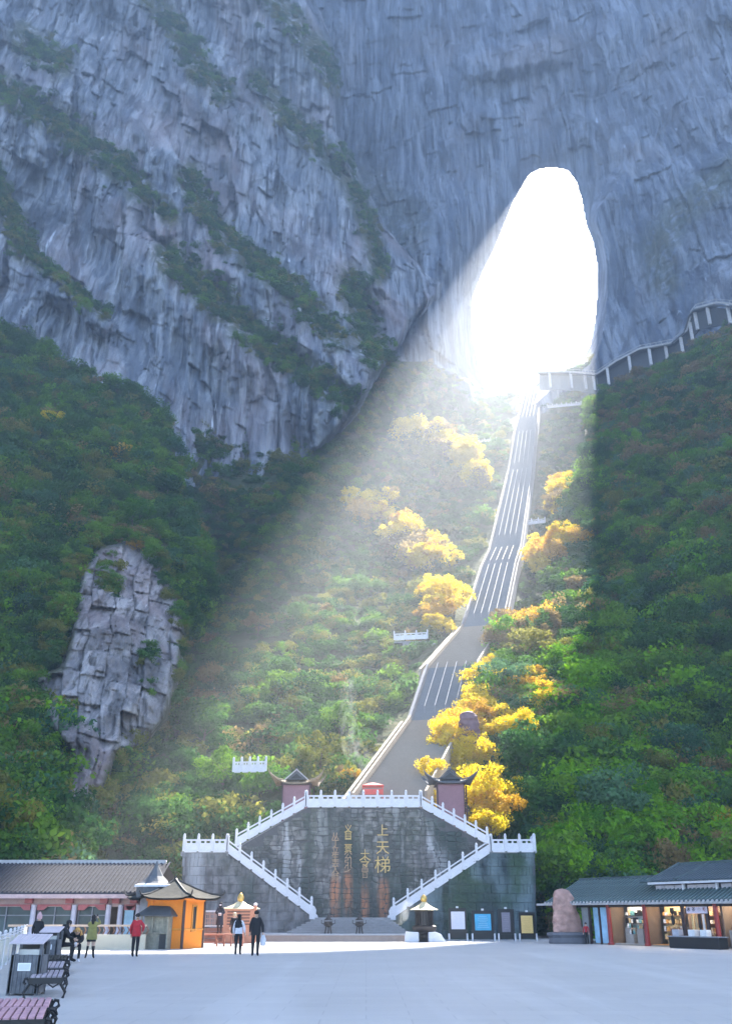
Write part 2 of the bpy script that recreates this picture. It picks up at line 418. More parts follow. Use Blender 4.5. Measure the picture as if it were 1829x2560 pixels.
# --- left forested spur
LP = [(-700, 780), (0, 815), (120, 870), (250, 955), (340, 975), (425, 1045), (450, 1150), (465, 1250), (500, 1350), (525, 1450), (520, 1540), (440, 1620), (425, 1800),
      (350, 1900), (262, 1985), (215, 2080), (190, 2345), (-700, 2345)]
sl_ctrl = [(0, 2345, 74), (215, 2345, 84), (-700, 2345, 48), (0, 820, 190), (250, 960, 188), (430, 1060, 184), (0, 1200, 146), (450, 1300, 154), (0, 1600, 114), (490, 1500, 138), (300, 1600, 116), (350, 1850, 106), (0, 1900, 92),
           (200, 2050, 88), (0, 2180, 76), (-700, 800, 110), (-700, 1500, 70), (-700, 2180, 50), (200, 1200, 154)]
_sf = rbf(sl_ctrl)
def sl_Y(X, Yp):
    d, _ = pdist(LP[4:17], X, Yp); return _sf(X, Yp) + 16 * np.clip(1 - d / 26, 0, 1) ** 2
gx = axis(-700, 540, -10, 540, 8., 40)
S_sl = sheet('left_forest_slope', gx, np.arange(780, 2350, 8.), sl_Y, lambda X, Y: inside(LP, X, Y), M_soil, hill_disp(1.1))
# bare rock outcrop standing out of the spur
OP = [(185, 1510), (200, 1430), (235, 1365), (320, 1345), (395, 1365), (440, 1470), (468, 1560), (455, 1680), (420, 1800), (360, 1870), (300, 1885), (272, 1960), (225, 2040), (168, 2075), (160, 1960), (172, 1880), (130, 1830), (98, 1760), (90, 1690), (150, 1665), (172, 1590)]
def op_Y(X, Yp):
    d, _ = pdist(OP, X, Yp, True); return _sf(X, Yp) - 7 + 9 * np.clip(1 - d / 16, 0, 1) ** 2
def op_disp(x, y, z, X, Yp):
    x = x / y * 118
    wx = x + .7 * pn(x / 7, y / 7, z / 7); wz = z + .06 * x + .5 * pn(x / 6 + 4, y / 6, z / 6)
    i1, e1 = joints(wx / 2.6, wz / 2.6, 5, 2.1); i2, e2 = joints(wx / 1.0 + 7, wz / 1.0, 50, 2.2); i3, e3 = joints(wx / .45 + 7, wz / .45, 90, 3.0)
    low = sstep(1650, 1780, Yp)
    c1 = (1 - sstep(0, .045, e1)) * sstep(-.35, .1, pn(x / 6 + 3, y, z / 6)); c2 = (1 - sstep(0, .06, e2)) * sstep(-.2, .3, pn(x / 4, y, z / 4))
    D = 3.4 * (i1 - .5) + 2.0 * fbm(x / 9, y / 9, z / 14, 3) + .8 * ridged(x / 2.2, y / 6, z / 12, 3)  * (1 - .5 * low) + .8 * (i2 - .5) + .25 * (i3 - .5) - .6 * c1 - .25 * c2 + 1.0 * ridged(x / 3, y / 6, z / 25, 3) * low + .3 * fbm(x, y, z / 2, 3)
    return D, np.clip(.8 * c1 * (1 - .5 * low) + .4 * c2, 0, 1)
S_op = sheet('rock_outcrop', np.arange(80, 480, 2.5), np.arange(1350, 2065, 2.5), op_Y, lambda X, Y: inside(OP, X, Y), M_rock_near, op_disp,
             label='bare blocky rock face in the forest above the left roof', cat='rock face', green=lambda X, Y: .9 * sstep(26, 6, pdist(OP, X, Y, True)[0]))

# --- right forested slope
RP = [(1452, 1110), (1462, 1010), (1478, 985), (1560, 945), (1640, 912), (1700, 880), (1745, 850), (1829, 818), (2500, 760), (2500, 2345), (1395, 2345), (1330, 2120), (1250, 2040), (1215, 1960), (1195, 1900), (1200, 1840), (1185, 1790),
      (1195, 1700), (1225, 1620), (1320, 1570), (1378, 1510), (1330, 1460), (1300, 1440), (1350, 1370), (1392, 1320), (1400, 1250), (1436, 1180)]
sr_ctrl = [(1395, 2345, 84), (2500, 2345, 58), (1829, 2345, 82), (1475, 970, 232), (1640, 870, 226), (1829, 775, 208), (1829, 1200, 156), (1829, 1600, 118), (1829, 2000, 92), (1829, 2200, 82), (1440, 1250, 186), (1400, 1550, 142),
           (1230, 1800, 108), (1300, 2000, 94), (1380, 2200, 82), (1600, 1500, 140), (1600, 1200, 178), (1600, 1900, 98), (2500, 700, 130), (2500, 1500, 80), (2500, 2240, 60), (1600, 2200, 82), (1320, 1400, 172), (1200, 1700, 118)]
_rf = rbf(sr_ctrl)
def sr_Y(X, Yp):
    d, _ = pdist([RP[i] for i in list(range(11, 27)) + list(range(0, 8))], X, Yp); return _rf(X, Yp) + 16 * np.clip(1 - d / 26, 0, 1) ** 2
gx = axis(1180, 2500, 1180, 1850, 8., 40)
S_sr = sheet('right_forest_slope', gx, np.arange(690, 2350, 8.), sr_Y, lambda X, Y: inside(RP, X, Y), M_soil, hill_disp(1.1))
# ------------------------------------------------------------------ vegetation prototypes
def leaves_mesh(name, mat_, seed, clumps, cr, R0, nleaf, leaf, flat=.8, spiky=False):
    r = np.random.default_rng(seed)
    P = []; T = []; NN = []
    for c in range(clumps):
        a = r.uniform(0, 2 * math.pi); rr = R0 * math.sqrt(r.uniform(0, 1)); h = r.uniform(-.5, 1) * R0 * flat * math.sqrt(max(.05, 1 - (rr / R0) ** 2 * .8))
        cc = np.array([rr * math.cos(a), rr * math.sin(a), h]); rad = cr * r.uniform(.6, 1.3)
        n = int(nleaf * r.uniform(.6, 1.3))
        d = r.normal(size=(n, 3)); d[:, 2] = d[:, 2] * .8 + .25; d /= np.linalg.norm(d, axis=1)[:, None]
        P.append(cc + d * rad * r.uniform(.55, 1.12, (n, 1)) * [1, 1, .75]); NN.append(d); T.append(np.clip(r.uniform(0, 1) * .6 + r.uniform(0, .5, n), 0, 1))
    P = np.concatenate(P); T = np.concatenate(T); NN = np.concatenate(NN); n = len(P)
    nrm = NN + r.normal(size=(n, 3)) * .55; nrm /= np.linalg.norm(nrm, axis=1)[:, None]
    t = np.cross(nrm, r.normal(size=(n, 3))); t /= np.linalg.norm(t, axis=1)[:, None] + 1e-9; b = np.cross(nrm, t)
    s = leaf * r.uniform(.6, 1.4, (n, 1)); el = .42 if spiky else .62
    V = np.stack([P - t * s, P + b * s * el + nrm * s * .15, P + t * s, P - b * s * el - nrm * s * .1], 1).reshape(-1, 3)
    me = mesh_np(name, V, np.arange(n * 4).reshape(n, 4), mat_, False); attr(me, 'tint', np.repeat(T, 4))
    return me
PAL = {
    'deep':   ((.016, .070, .016), (.085, .185, .040)),
    'mid':    ((.040, .135, .012), (.160, .285, .025)),
    'fresh':  ((.060, .210, .004), (.210, .400, .012)),
    'blue':   ((.025, .105, .045), (.120, .230, .105)),
    'olive':  ((.105, .125, .018), (.250, .240, .050)),
    'brown':  ((.170, .120, .045), (.340, .250, .095)),
    'yellow': ((.520, .390, .012), (.840, .660, .035)),
    'orange': ((.440, .250, .020), (.680, .430, .045)),
}
LM = {k: leaf_mat('leaves_' + k, *v, trans=.45 if k not in ('yellow', 'orange') else .55) for k, v in PAL.items()}
PKEYS = list(PAL)
shrub_shapes = [(11, .95, 1.5, 70, .155, .7), (15, .75, 1.8, 52, .14, .55), (9, 1.05, 1.3, 90, .17, .9)]
lib = bpy.data.collections.new('leaf_clumps')
NV = 3
for pi, k in enumerate(PKEYS):
    for vi in range(NV):
        me = leaves_mesh('clump_%02d' % (pi * NV + vi), LM[k], 100 + pi * 7 + vi, *shrub_shapes[vi][:2], *shrub_shapes[vi][2:])
        lib.objects.link(bpy.data.objects.new('clump_%02d' % (pi * NV + vi), me))

def scatter(name, pos, pal, scl, label=None, cat=None):
    """one uncountable mass of undergrowth: leaf clumps instanced on points"""
    pos = np.asarray(pos); n = len(pos)
    me = bpy.data.meshes.new(name); me.vertices.add(n); me.vertices.foreach_set('co', pos.astype(np.float32).ravel())
    a = me.attributes.new('pick', 'INT', 'POINT'); a.data.foreach_set('value', (np.asarray(pal) * NV + rng.integers(0, NV, n)).astype(np.int32))
    a = me.attributes.new('scl', 'FLOAT_VECTOR', 'POINT')
    sc = np.asarray(scl)[:, None] * np.stack([rng.uniform(.8, 1.25, n), rng.uniform(.8, 1.25, n), rng.uniform(.75, 1.25, n)], -1)
    a.data.foreach_set('vector', sc.astype(np.float32).ravel())
    a = me.attributes.new('rot', 'FLOAT_VECTOR', 'POINT')
    a.data.foreach_set('vector', np.stack([rng.uniform(-.35, .35, n), rng.uniform(-.35, .35, n), rng.uniform(0, 6.28, n)], -1).astype(np.float32).ravel())
    o = link(bpy.data.objects.new(name, me)); tag(o, label, cat, kind='stuff')
    ng = bpy.data.node_groups.new(name, 'GeometryNodeTree')
    ng.interface.new_socket('Geometry', in_out='INPUT', socket_type='NodeSocketGeometry'); ng.interface.new_socket('Geometry', in_out='OUTPUT', socket_type='NodeSocketGeometry')
    gi = ng.nodes.new('NodeGroupInput'); go = ng.nodes.new('NodeGroupOutput')
    ci = ng.nodes.new('GeometryNodeCollectionInfo'); ci.inputs['Collection'].default_value = lib; ci.inputs['Separate Children'].default_value = True
    ci.inputs['Reset Children'].default_value = True
    ip = ng.nodes.new('GeometryNodeInstanceOnPoints'); ip.inputs['Pick Instance'].default_value = True
    def na(nm, dt):
        x = ng.nodes.new('GeometryNodeInputNamedAttribute'); x.data_type = dt; x.inputs['Name'].default_value = nm
        return [s for s in x.outputs if s.enabled and s.name == 'Attribute'][0]
    L = ng.links
    L.new(gi.outputs[0], ip.inputs['Points']); L.new(ci.outputs[0], ip.inputs['Instance']); L.new(na('pick', 'INT'), ip.inputs['Instance Index'])
    L.new(na('rot', 'FLOAT_VECTOR'), ip.inputs['Rotation']); L.new(na('scl', 'FLOAT_VECTOR'), ip.inputs['Scale']); L.new(ip.outputs[0], go.inputs[0])
    o.modifiers.new('leaves', 'NODES').node_group = ng
    return o

def trunk_mesh(name, seed, h, r0, mat_, spread=.35, limbs=6):
    """tapered trunk with limbs reaching into the crown"""
    r = random.Random(seed); V = []; Fq = []
    def tube(p0, p1, ra, rb, k=6, mid=.0):
        pts = [p0, p0.lerp(p1, .5) + Vector((r.uniform(-1, 1), r.uniform(-1, 1), 0)) * mid, p1]; rs = [ra, (ra + rb) / 2, rb]
        base = len(V); ax = (p1 - p0).normalized(); u = ax.orthogonal().normalized(); w = ax.cross(u)
        for p, rr in zip(pts, rs):
            for i in range(k):
                a = 2 * math.pi * i / k; V.append(tuple(p + (u * math.cos(a) + w * math.sin(a)) * rr))
        for s in range(2):
            for i in range(k):
                j = (i + 1) % k; Fq.append((base + s * k + i, base + s * k + j, base + (s + 1) * k + j, base + (s + 1) * k + i))
    top = Vector((r.uniform(-.1, .1) * h, r.uniform(-.1, .1) * h, h))
    tube(Vector((0, 0, -1.2)), top, r0, r0 * .35, 8, .06 * h)
    for i in range(limbs):
        f = r.uniform(.35, .95); p = Vector((0, 0, 0)).lerp(top, f); a = r.uniform(0, 6.28)
        tube(p, p + Vector((math.cos(a) * h * spread, math.sin(a) * h * spread, h * r.uniform(.15, .4))), r0 * .35 * (1.2 - f * .5), r0 * .08, 5, .04 * h)
    return mesh_np(name, V, Fq, mat_, True)
M_bark = mat('tree_bark', (.13, .10, .075), .9, var=.4, scale=4)
LAST = ['']
CROWNS = {}; TRUNKS = [trunk_mesh('trunk', 40 + i, 3.4, .17, M_bark) for i in range(4)]
crown_shapes = [(22, .90, 2.1, 115, .13, .85), (30, .72, 2.4, 85, .125, .65), (18, 1.0, 1.8, 140, .14, 1.15), (26, .7, 2.0, 95, .12, 1.0)]
for pi, k in enumerate(PKEYS):
    CROWNS[k] = [leaves_mesh('crown', LM[k], 300 + pi * 9 + i, *crown_shapes[i]) for i in range(4)]
def tree(pos, k, s, label, group, name=None, cat='tree'):
    name = name or ('autumn_tree' if k in ('yellow', 'orange', 'brown') else 'broadleaf_tree')
    t = empty(name, pos, random.uniform(0, 6.28)); sc = s
    t.scale = (sc * random.uniform(.9, 1.15), sc * random.uniform(.9, 1.15), sc * random.uniform(.9, 1.2))
    tag(t, label, cat, group); LAST[0] = t.name
    v = random.randrange(4)
    link(bpy.data.objects.new('trunk', TRUNKS[v]), t)
    c = link(bpy.data.objects.new('crown', random.choice(CROWNS[k])), t); c.location = (0, 0, 3.3)
    return t

# ------------------------------------------------------------------ cover on the slopes
def clumpy(P, a, b):
    f = fbm(P[:, 0] / 7 + 50, P[:, 1] / 7, P[:, 2] / 7, 2) * .5 + .5
    return rng.uniform(a, b, len(P)) * np.clip(.55 + 1.1 * f, .5, 1.9)
def pick_points(S, n, poly, power=1.6, avoid=()):
    xs = [p[0] for p in poly]; ys = [p[1] for p in poly]
    X = rng.uniform(max(min(xs), -420), min(max(xs), 2250), n * 4); Yp = rng.uniform(min(ys), max(ys), n * 4)
    m = inside(poly, X, Yp)
    for a in avoid: m &= ~inside(a, X, Yp)
    X, Yp = X[m], Yp[m]
    P, kp = S.at(X, Yp); X, Yp, P = X[kp], Yp[kp], P[kp]
    w = (P[:, 1] / 100) ** power; w /= w.max()
    m = rng.uniform(0, 1, len(X)) < w
    X, Yp, P = X[m][:n], Yp[m][:n], P[m][:n]
    return X, Yp, P
def zone_palette(X, Yp, P, table, cell=60.0):
    """palette index by zone weights with patches a few trees wide; table: list of (weight, key)"""
    f = fbm(P[:, 0] / 9 + 3, P[:, 1] / 9, P[:, 2] / 9, 2) * .5 + .5 + rng.normal(0, .16, len(X))
    f = np.argsort(np.argsort(f)) / max(1, len(f))
    cum = np.cumsum([t[0] for t in table]); cum = cum / cum[-1]
    order = np.searchsorted(cum, f); order = np.clip(order, 0, len(table) - 1)
    return np.array([PKEYS.index(table[i][1]) for i in order])
NST = STAIR_PX
def stair_clear(X, Yp, w=1.0):
    d, _ = pdist(NST, X, Yp)
    wid = 24 + (Yp - 960) / 1040 * 82
    return d > wid * w
# left spur
X, Yp, P = pick_points(S_sl, 3600, [(-400, 790), (0, 815), (120, 870), (250, 955), (340, 975), (425, 1045), (450, 1150), (465, 1250), (500, 1350), (525, 1450), (520, 1540), (440, 1620), (425, 1800), (350, 1900), (262, 1985), (215, 2080), (190, 2330), (-400, 2330)],
                       avoid=[[(a + (265 - a) * .04, b + (1690 - b) * .03) for a, b in OP]])
pal = zone_palette(X, Yp, P, [(2, 'deep'), (4, 'deep'), (3, 'mid'), (1.6, 'olive'), (1.0, 'blue'), (1.2, 'mid'), (.35, 'fresh'), (.7, 'brown')])
scatter('left_slope_undergrowth', P + np.stack([np.zeros(len(P)), np.zeros(len(P)), rng.uniform(-.4, 1.4, len(P))], -1), pal, clumpy(P, .45, 1.3), 'dense dark green bushes covering the steep left slope', 'bushes')
# valley
X, Yp, P = pick_points(S_val, 6500, VP)
m = stair_clear(X, Yp, 1.15) & ~((X > 700) & (X < 1110) & (Yp > 1985)); X, Yp, P = X[m], Yp[m], P[m]
pal = zone_palette(X, Yp, P, [(3, 'deep'), (2, 'olive'), (3, 'deep'), (2, 'mid'), (1.6, 'olive'), (2, 'deep'), (.4, 'brown')])
scatter('valley_undergrowth', P + [0, 0, .2], pal, clumpy(P, .4, 1.15), 'misty olive bushes covering the valley below the arch', 'bushes')
# right slope
X, Yp, P = pick_points(S_sr, 4200, [(a + (8 if a < 1500 else 0), b) for a, b in RP])
pal = zone_palette(X, Yp, P, [(3, 'deep'), (3, 'mid'), (1.4, 'olive'), (1.6, 'deep'), (1.5, 'fresh'), (1.6, 'blue'), (.9, 'brown'), (1.2, 'mid')])
lo = (Yp > 1650) & (X > 1380) & (rng.uniform(0, 1, len(X)) < .34); pal[lo] = PKEYS.index('fresh')
up = (Yp < 1150) & (rng.uniform(0, 1, len(X)) < .35); pal[up] = PKEYS.index('brown')
scatter('right_slope_undergrowth', P + np.stack([np.zeros(len(P)), np.zeros(len(P)), rng.uniform(-.4, 1.4, len(P))], -1), pal, clumpy(P, .45, 1.3), 'mixed green and russet bushes covering the right slope', 'bushes')
# bushes that lap over the edges and cracks of the rock outcrop
ex_, ey_ = [], []
for (a, b), (c, d) in zip(OP, OP[1:] + OP[:1]):
    n_ = int(math.hypot(c - a, d - b) / 5); t_ = rng.uniform(0, 1, n_); ex_.append(a + (c - a) * t_ + rng.normal(0, 9, n_)); ey_.append(b + (d - b) * t_ + rng.normal(0, 9, n_))
ex_.append(rng.normal(300, 16, 26)); ey_.append(rng.normal(1450, 34, 26)); ex_.append(rng.normal(215, 16, 22)); ey_.append(rng.normal(1790, 30, 22)); ex_.append(rng.normal(410, 14, 22)); ey_.append(rng.normal(1690, 50, 22))
ex_ = np.concatenate(ex_); ey_ = np.concatenate(ey_); Po, _k = S_sl.at(ex_, ey_); Po = Po - np.stack([Po[:, 0] * 0, Po[:, 0] * 0 + 6.0, Po[:, 0] * 0 + 1.5], -1)
scatter('outcrop_bushes', Po, rng.choice([PKEYS.index('deep'), PKEYS.index('mid'), PKEYS.index('olive')], len(Po)), rng.uniform(.25, .8, len(Po)), 'bushes lapping over the edges of the left rock outcrop', 'bushes')
# ledges on the cliffs
pts = []; pl_ = []
for (pl, w) in LEDGES:
    for (a, b), (c, d) in zip(pl[:-1], pl[1:]):
        L = math.hypot(c - a, d - b); n = int(L * w / 34)
        t = rng.uniform(-.1, 1.1, n); off = rng.normal(0, w * .48, n)
        px = a + (c - a) * t - off * (d - b) / L; py = b + (d - b) * t + off * (c - a) / L
        Pp, kp = S_left.at(px, py); kp = kp & (pn(px / 34, py / 34, px * 0 + 8.5) > -.22); pts.append(Pp[kp]); pl_.append(np.where(rng.uniform(0, 1, kp.sum()) < .55, PKEYS.index('deep'), np.where(rng.uniform(0, 1, kp.sum()) < .5, PKEYS.index('olive'), PKEYS.index('mid'))))
pts = np.concatenate(pts); pl_ = np.concatenate(pl_)
scatter('cliff_ledge_bushes', pts, pl_, rng.uniform(.35, 1.25, len(pts)), 'rows of dark bushes growing along the slanting cliff ledges', 'bushes')

# ------------------------------------------------------------------ trees one can tell apart on the slopes
MARKS = [(60, 900, 'high on the left slope by the picture edge'), (300, 1020, 'under the foot of the left cliff'), (420, 1200, 'on the upper left spur crest'), (80, 1180, 'midway up the far left slope'),
         (280, 1280, 'above the left rock outcrop'), (480, 1420, 'beside the dark gully right of the outcrop'), (60, 1500, 'left of the rock outcrop'), (350, 1560, 'beside the rock outcrop'), (60, 1800, 'below left of the rock outcrop'),
         (80, 2050, 'above the long left roof'), (330, 1960, 'below the rock outcrop'), (480, 1900, 'in the mist above the left landing'), (640, 1780, 'in the mist above the left gate pavilion'), (620, 1400, 'in the beam edge below the left cliff'),
         (820, 1250, 'in the light beam below the arch'), (850, 1500, 'in the beam left of the lookout terrace'), (860, 1750, 'left of the lower stair flights'), (1150, 1100, 'just left of the upper stairway'), (1040, 1350, 'left of the middle stairway'),
         (620, 1150, 'under the lower edge of the left cliff'), (1240, 1700, 'right of the lower stairway'), (1330, 1560, 'right of the stairway bend'), (1330, 1900, 'behind the walled path'), (1300, 2080, 'behind the right landing'),
         (1450, 1050, 'at the top end of the right slope'), (1600, 1000, 'below the cliff walkway'), (1770, 900, 'on the right slope under the walkway canopy'), (1450, 1250, 'on the crest above the stairway'), (1650, 1250, 'midway up the right slope'),
         (1790, 1250, 'high at the right picture edge'), (1450, 1450, 'on the dark flank right of the stairs'), (1620, 1500, 'in the middle of the right slope'), (1790, 1550, 'midway at the right picture edge'), (1480, 1700, 'right of the golden trees'),
         (1650, 1750, 'above the walled path bend'), (1790, 1820, 'low at the right picture edge'), (1480, 1950, 'below the walled path'), (1620, 2020, 'above the shop row'), (1780, 2060, 'above the two-tier shop roof'), (1450, 2150, 'behind the standing red rock')]
def forest(S, n, poly, table, label, group, smin, smax, avoid=(), clear=False):
    X, Yp, P = pick_points(S, n * 3, poly, 1.2, avoid)
    if clear:
        m = stair_clear(X, Yp, 1.5); X, Yp, P = X[m], Yp[m], P[m]
    keep = []
    for i in range(len(X)):
        if -60 < X[i] < 1890 and all(np.hypot(*(P[i] - P[j])[[0, 2]]) > 3.2 for j in keep): keep.append(i)
        if len(keep) >= n: break
    keep = np.array(keep); pal = zone_palette(X[keep], Yp[keep], P[keep], table)
    for i, k in zip(keep, pal):
        key = PKEYS[k]
        near = min(MARKS, key=lambda q: math.hypot(q[0] - X[i], (q[1] - Yp[i]) * .8))
        size = random.uniform(smin, smax); sw = 'small ' if size < smin + (smax - smin) * .33 else 'large ' if size > smin + (smax - smin) * .66 else ''
        tree(tuple(P[i] + [0, 0, -1.2]), key, size, sw + ('misty ' if S is S_val else '') + KN[key] + ' tree ' + near[2], group)
KN = {'deep': 'dark green', 'mid': 'mid green', 'fresh': 'fresh light green', 'blue': 'bluish green', 'olive': 'olive green', 'brown': 'russet brown', 'yellow': 'yellow', 'orange': 'orange'}
LPv = [(0, 830), (120, 880), (250, 965), (340, 985), (425, 1050), (450, 1150), (465, 1250), (500, 1350), (525, 1450), (520, 1540), (440, 1620), (425, 1800), (350, 1900), (262, 1985), (215, 2080), (190, 2150), (0, 2150)]
forest(S_sl, 84, LPv, [(4, 'deep'), (3, 'mid'), (1.2, 'olive'), (1.0, 'blue'), (.25, 'fresh'), (1, 'mid')], {k: v + ' broadleaf tree among many on the steep left slope' for k, v in KN.items()}, 'trees on the left slope', .62, 1.25, [OP])
forest(S_sr, 110, [(max(a, 1230) if b > 1500 else a + 20, b) for a, b in RP], [(3, 'deep'), (3, 'mid'), (1, 'olive'), (1.4, 'fresh'), (1.5, 'blue'), (.7, 'brown')], {k: v + ' broadleaf tree among many on the right slope' for k, v in KN.items()}, 'trees on the right slope', .6, 1.3)
forest(S_val, 50, [(520, 1120), (860, 1120), (1080, 1010), (1300, 1010), (1300, 1350), (1150, 1750), (1000, 1900), (560, 2080), (300, 2080), (480, 1700)], [(1, 'mid'), (2, 'olive'), (3, 'deep'), (.3, 'brown')], {k: v + ' misty tree among many in the valley left of the stairs' for k, v in KN.items()}, 'trees in the misty valley', .6, 1.15, clear=True)

def placed(S, spots, key, s, label, group=None):
    for px, py in spots:
        P, k = S.at(np.array([px]), np.array([py])); P = P[0]; s_ = s * (1 + max(0, P[1] - 130) / 130)
        tree((P[0], P[1], P[2] - 1.0 * s_), key, s_ * random.uniform(.8, 1.2), label, group)
def band(S, pl, w, n, keys, s, label, group):
    """trees spread about a line on a slope"""
    L = [math.hypot(pl[i + 1][0] - pl[i][0], pl[i + 1][1] - pl[i][1]) for i in range(len(pl) - 1)]
    for _ in range(n):
        i = random.choices(range(len(L)), L)[0]; t = random.random(); o = random.gauss(0, w * .5)
        (a, b), (c, d) = pl[i], pl[i + 1]
        k_ = random.choice(keys); placed(S, [(a + (c - a) * t - o * (d - b) / L[i], b + (d - b) * t + o * (c - a) / L[i])], k_, s, None, group); part = 'upper' if (i + t) / len(L) < .34 else 'middle' if (i + t) / len(L) < .67 else 'lower'
        COL.objects[LAST[0]]['label'] = ' '.join((part + ' ' + KN[k_] + ' ' + label).split()[:16])
# ------------------------------------------------------------------ mesh builder
class MB:
    def __init__(s): s.V = []; s.F = []; s.mi = []
    def add(s, V, Fc, mi=0):
        b = len(s.V); s.V += [tuple(v) for v in V]; s.F += [tuple(b + i for i in f) for f in Fc]; s.mi += [mi] * len(Fc); return s
    def box(s, c, d, rz=0, mi=0, rx=0, ry=0):
        m = Euler((rx, ry, rz)).to_matrix(); c = Vector(c)
        V = [c + m @ Vector((x * d[0] / 2, y * d[1] / 2, z * d[2] / 2)) for x in (-1, 1) for y in (-1, 1) for z in (-1, 1)]
        return s.add(V, [(0, 1, 3, 2), (4, 6, 7, 5), (0, 4, 5, 1), (2, 3, 7, 6), (0, 2, 6, 4), (1, 5, 7, 3)], mi)
    def bar(s, a, b, w, h, mi=0, up=(0, 0, 1)):
        """straight bar from a to b with vertical ends, w wide across, h high"""
        a, b = Vector(a), Vector(b); d = (b - a); n = Vector((-d.y, d.x, 0))
        if n.length < 1e-6: n = Vector((1, 0, 0)); hh = Vector((0, 1, 0)) * h / 2
        else: hh = Vector((0, 0, h / 2))
        n = n.normalized() * w / 2
        V = [p + n * i + hh * j for p in (a, b) for i in (-1, 1) for j in (-1, 1)]
        return s.add(V, [(0, 1, 3, 2), (4, 6, 7, 5), (0, 4, 5, 1), (2, 3, 7, 6), (0, 2, 6, 4), (1, 5, 7, 3)], mi)
    def prism(s, poly, y0, y1, mi=0):
        """polygon in x,z pushed from y0 to y1"""
        n = len(poly); V = [(x, y0, z) for x, z in poly] + [(x, y1, z) for x, z in poly]
        return s.add(V, [tuple(range(n)), tuple(range(2 * n - 1, n - 1, -1))] + [(i, i + n, (i + 1) % n + n, (i + 1) % n) for i in range(n)], mi)
    def lathe(s, prof, c=(0, 0, 0), n=16, mi=0, sx=1, sy=1, ph=0):
        V = []; Fc = []; k = len(prof)
        for (r, z) in prof:
            for i in range(n):
                a = 2 * math.pi * i / n + ph; V.append((c[0] + r * sx * math.cos(a), c[1] + r * sy * math.sin(a), c[2] + z))
        for j in range(k - 1):
            for i in range(n):
                Fc.append((j * n + i, j * n + (i + 1) % n, (j + 1) * n + (i + 1) % n, (j + 1) * n + i))
        Fc.append(tuple(range(n - 1, -1, -1))); Fc.append(tuple((k - 1) * n + i for i in range(n)))
        return s.add(V, Fc, mi)
    def tube(s, pts, r, k=7, mi=0):
        pts = [Vector(p) for p in pts]; rs = r if isinstance(r, (list, tuple)) else [r] * len(pts); V = []; Fc = []
        for j, p in enumerate(pts):
            t = (pts[min(j + 1, len(pts) - 1)] - pts[max(j - 1, 0)]).normalized()
            u = t.cross(Vector((.13, .2, .97))); u = u.normalized() if u.length > .05 else t.orthogonal().normalized(); w = t.cross(u)
            for i in range(k):
                a = 2 * math.pi * i / k; V.append(p + (u * math.cos(a) + w * math.sin(a)) * rs[j])
        for j in range(len(pts) - 1):
            for i in range(k): Fc.append((j * k + i, j * k + (i + 1) % k, (j + 1) * k + (i + 1) % k, (j + 1) * k + i))
        Fc += [tuple(range(k - 1, -1, -1)), tuple((len(pts) - 1) * k + i for i in range(k))]
        return s.add(V, Fc, mi)
    def mesh(s, name, mats, smooth=False, bevel=0):
        me = bpy.data.meshes.new(name); me.from_pydata(s.V, [], s.F)
        for m in (mats if isinstance(mats, (list, tuple)) else [mats]): me.materials.append(m)
        me.polygons.foreach_set('material_index', s.mi)
        bm = bmesh.new(); bm.from_mesh(me); bmesh.ops.recalc_face_normals(bm, faces=bm.faces)
        if bevel: bmesh.ops.bevel(bm, geom=bm.edges[:], offset=bevel, segments=1, affect='EDGES', clamp_overlap=True)
        bm.to_mesh(me); bm.free()
        if smooth:
            me.polygons.foreach_set('use_smooth', [True] * len(me.polygons)); me.set_sharp_from_angle(angle=R(38))
        return me
    def obj(s, name, mats, parent=None, smooth=False, bevel=0, loc=None):
        o = link(bpy.data.objects.new(name, s.mesh(name, mats, smooth, bevel)), parent)
        if loc is not None: o.location = loc
        return o
def thing(name, label, cat, loc=(0, 0, 0), rz=0, group=None): return tag(empty(name, loc, rz), label, cat, group)
def inst(name, me, parent, loc, rz=0, sc=(1, 1, 1)):
    o = bpy.data.objects.new(name, me); o.location = loc; o.rotation_euler = (0, 0, rz); o.scale = sc; return link(o, parent)

# ------------------------------------------------------------------ shared materials
M_white = mat('white_marble', (.60, .60, .64), .6, var=.18, scale=2.5)
M_plinth = mat('pale_stone', (.42, .41, .42), .7, var=.2)
M_dark = mat('black_metal', (.015, .015, .017), .45, var=.3)
M_gold = mat('gilded_metal', (.62, .42, .12), .35, metal=.7, var=.25)
M_palegold = mat('pale_gilt_roof', (.62, .55, .36), .45, metal=.3, var=.2)
M_tile = mat('grey_roof_tile', (.10, .11, .125), .75, var=.35, scale=5)
M_tileg = mat('green_grey_roof_tile', (.065, .095, .10), .7, var=.35, scale=5)
M_pink = mat('dull_rose_plaster', (.25, .135, .155), .85, var=.15)
M_red = mat('red_lacquer', (.26, .03, .03), .45, var=.3)
M_woodbr = mat('brown_wood', (.24, .12, .07), .7, var=.35, scale=7)
M_orange = mat('orange_plaster', (.72, .22, .018), .8, var=.12, scale=1.5)
M_cream = mat('cream_plaster', (.55, .48, .36), .85, var=.12)

